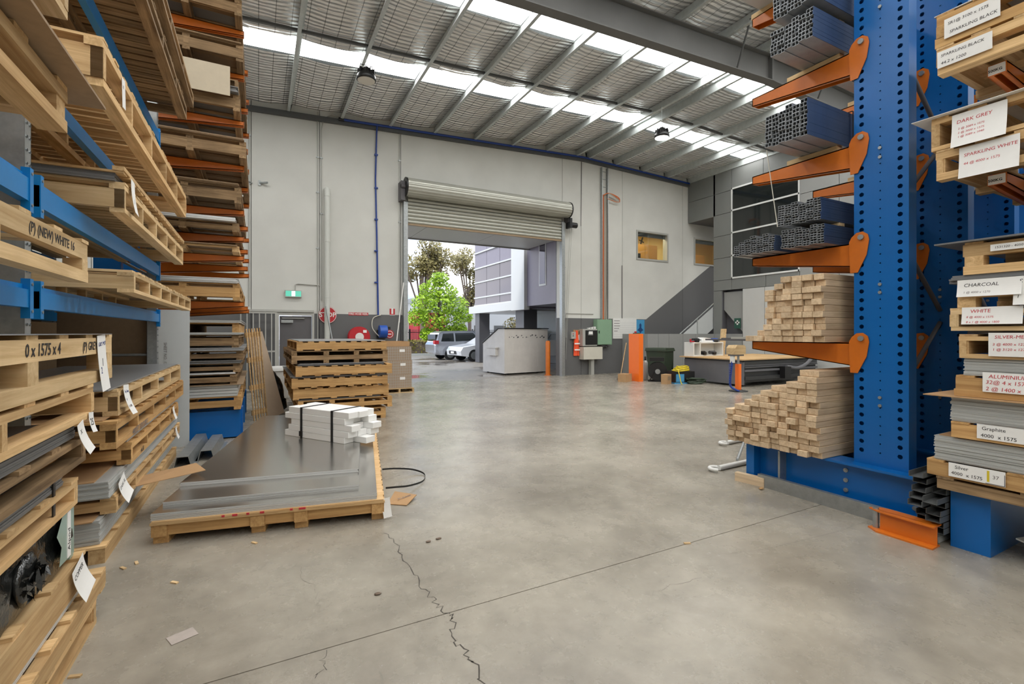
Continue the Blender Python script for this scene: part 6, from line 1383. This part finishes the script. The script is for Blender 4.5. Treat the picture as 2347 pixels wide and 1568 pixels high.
# planting
def foliage(m_, c, rx, ry, rz, n, s):
    for i in range(n):
        while True:
            p = Vector((random.uniform(-1, 1), random.uniform(-1, 1), random.uniform(-1, 1)))
            if .25 < p.length < 1: break
        q = Vector((c[0]+p.x*rx, c[1]+p.y*ry, c[2]+p.z*rz)); a = Vector((random.gauss(0, 1), random.gauss(0, 1), random.gauss(0, 1))).normalized(); b = a.orthogonal().normalized(); k = s*random.uniform(.6, 1.3)
        m_.add([q-a*k, q+b*k*.5, q+a*k, q-b*k*.5], [(0, 1, 2, 3)])
def tree(name, label, x, y, h, blobs, leaf, s, n, trunk=.12, fork=None):
    t = thing(name, label, 'tree', (x, y, -.015))
    m_ = MB(); m_.tube(smooth([(0, 0, 0), (.05, .02, h*.3), (-.05, 0, h*.55), (0, 0, h*.8)], 4), trunk, 8); m_.build('trunk', M['bark'], t)
    for (bx, by, bz, r) in blobs: MB().tube([(0, 0, h*.35), (bx*.5, by*.5, (h*.35+bz)/2), (bx, by, bz)], trunk*.35, 6).build('branch', M['bark'], t)
    m_ = MB()
    for (bx, by, bz, r) in blobs: foliage(m_, (bx, by, bz), r, r, r*.75, n, s)
    f = m_.build('foliage', M[leaf], t); f['kind'] = 'stuff'
    return t
mb = [(0, 0, 5.2, .65), (-.5, .2, 4.5, .85), (.5, 0, 4.3, .8), (-1.1, 0, 3.5, .9), (0, -.3, 3.6, 1.0), (1.1, 0, 3.5, .95), (-1.5, .2, 2.6, .8), (-.5, -.2, 2.5, 1.0), (.7, 0, 2.5, 1.0), (1.7, 0, 2.8, .75), (-.8, 0, 1.5, .6), (.5, 0, 1.5, .7), (1.4, .1, 1.8, .6)]
tree('maple_tree', 'bright lime green tree growing in the yard beyond the wet concrete', 10.7, 30.5, 5.5, mb, 'leaf', .12, 420, .09)
gb_ = [(random.uniform(-2.6, 2.6), random.uniform(-1, 1), random.uniform(5.5, 10.4), random.uniform(.9, 1.5)) for _ in range(15)]
tree('gum_tree', 'tall olive gum tree standing behind the lime green tree', 14.0, 45, 9, gb_, 'gumleaf', .19, 210, .22)
gb_ = [(random.uniform(-1.6, 1.6), random.uniform(-1, 1), random.uniform(5, 10), random.uniform(.9, 1.4)) for _ in range(12)]
tree('gum_tree', 'browner gum tree with a narrow crown near the office wing', 19.8, 47, 8, gb_, 'gumleaf', .19, 220, .2)
gb_ = [(random.uniform(-3, 3), random.uniform(-1, 1), random.uniform(2, 7), random.uniform(1.0, 1.6)) for _ in range(10)]
tree('gum_tree', 'low dull gum tree seen under the office wing edge', 26.5, 47, 7, gb_, 'gumleaf', .2, 260, .2)
hd = thing('hedge', 'clipped yellow green hedge in front of the black fence', 'hedge', (0, 33.4, -.015))
m_ = MB()
for i in range(3600): 
    q = Vector((random.uniform(5, 12.2), random.uniform(-.4, .4), random.uniform(.1, 1.1))); a = Vector((random.gauss(0, 1), random.gauss(0, 1), random.gauss(0, 1))).normalized(); b = a.orthogonal(); k = random.uniform(.05, .09); m_.add([q-a*k, q+b*k*.6, q+a*k, q-b*k*.6], [(0, 1, 2, 3)])
f = m_.build('foliage', M['hedge'], hd); f['kind'] = 'stuff'; MB().box(5.1, 12.1, -.3, .3, 0, .95).build('twig_core', M['bark'], hd)
kb = MB().box(2, 20, 32.6, 34.2, -.015, .12).build('trim_4', M['clad_light']); tag(kb, 'pale concrete kerb round the hedge bed', kind='structure')
fn = thing('palisade_fence', 'black steel palisade fence behind the hedge', 'fence', (0, 36, -.015))
m_ = MB()
for k in range(110): m_.box(5+k*.12, 5.03+k*.12, -.02, .02, .1, 1.85)
f = m_.build('pickets', M['black'], fn); f['kind'] = 'stuff'
for z_ in (.3, 1.6): MB().box(5, 18.2, -.03, .03, z_, z_+.05).build('rail', M['black'], fn)
for k in range(6): MB().box(5+k*2.6, 5.08+k*2.6, -.04, .04, 0, 1.9).build('post', M['black'], fn)
b1 = thing('white_warehouse', 'white warehouse far beyond the black fence', 'building', (0, 0, -.015))
MB().box(4, 15.5, 54, 70, 0, 5.0).build('wall', M['white'], b1); MB().box(3.9, 15.6, 53.9, 70, 5.0, 5.3).build('parapet', M['clad_light'], b1); MB().box(9, 11.5, 53.95, 54, .1, 3).build('roller_door', M['clad_mid'], b1)
b2 = thing('red_shed', 'red clad shed behind the lime green tree', 'building', (0, 0, -.015))
p0, p1 = onY(958, 715, 50), onY(1020, 715, 50)
MB().box(p0.x, p1.x, 50, 53.5, 0, 3.8).build('wall', M['red'], b2); MB().box(p0.x-.1, p1.x+.1, 49.9, 53.6, 3.8, 4.0).build('roof', M['clad_mid'], b2)
b3 = thing('pale_building', 'pale two storey building seen beneath the office wing', 'building', (0, 0, -.015))
MB().box(19, 40, 60, 75, 0, 6).build('wall', M['clad_light'], b3); MB().box(18.8, 40.2, 59.8, 75, 6, 6.4).build('roof', M['clad_mid'], b3)
for k in range(6): MB().box(20+k*3, 21.8+k*3, 59.95, 60, 1, 2.6).build('window', M['glass_dark'], b3)
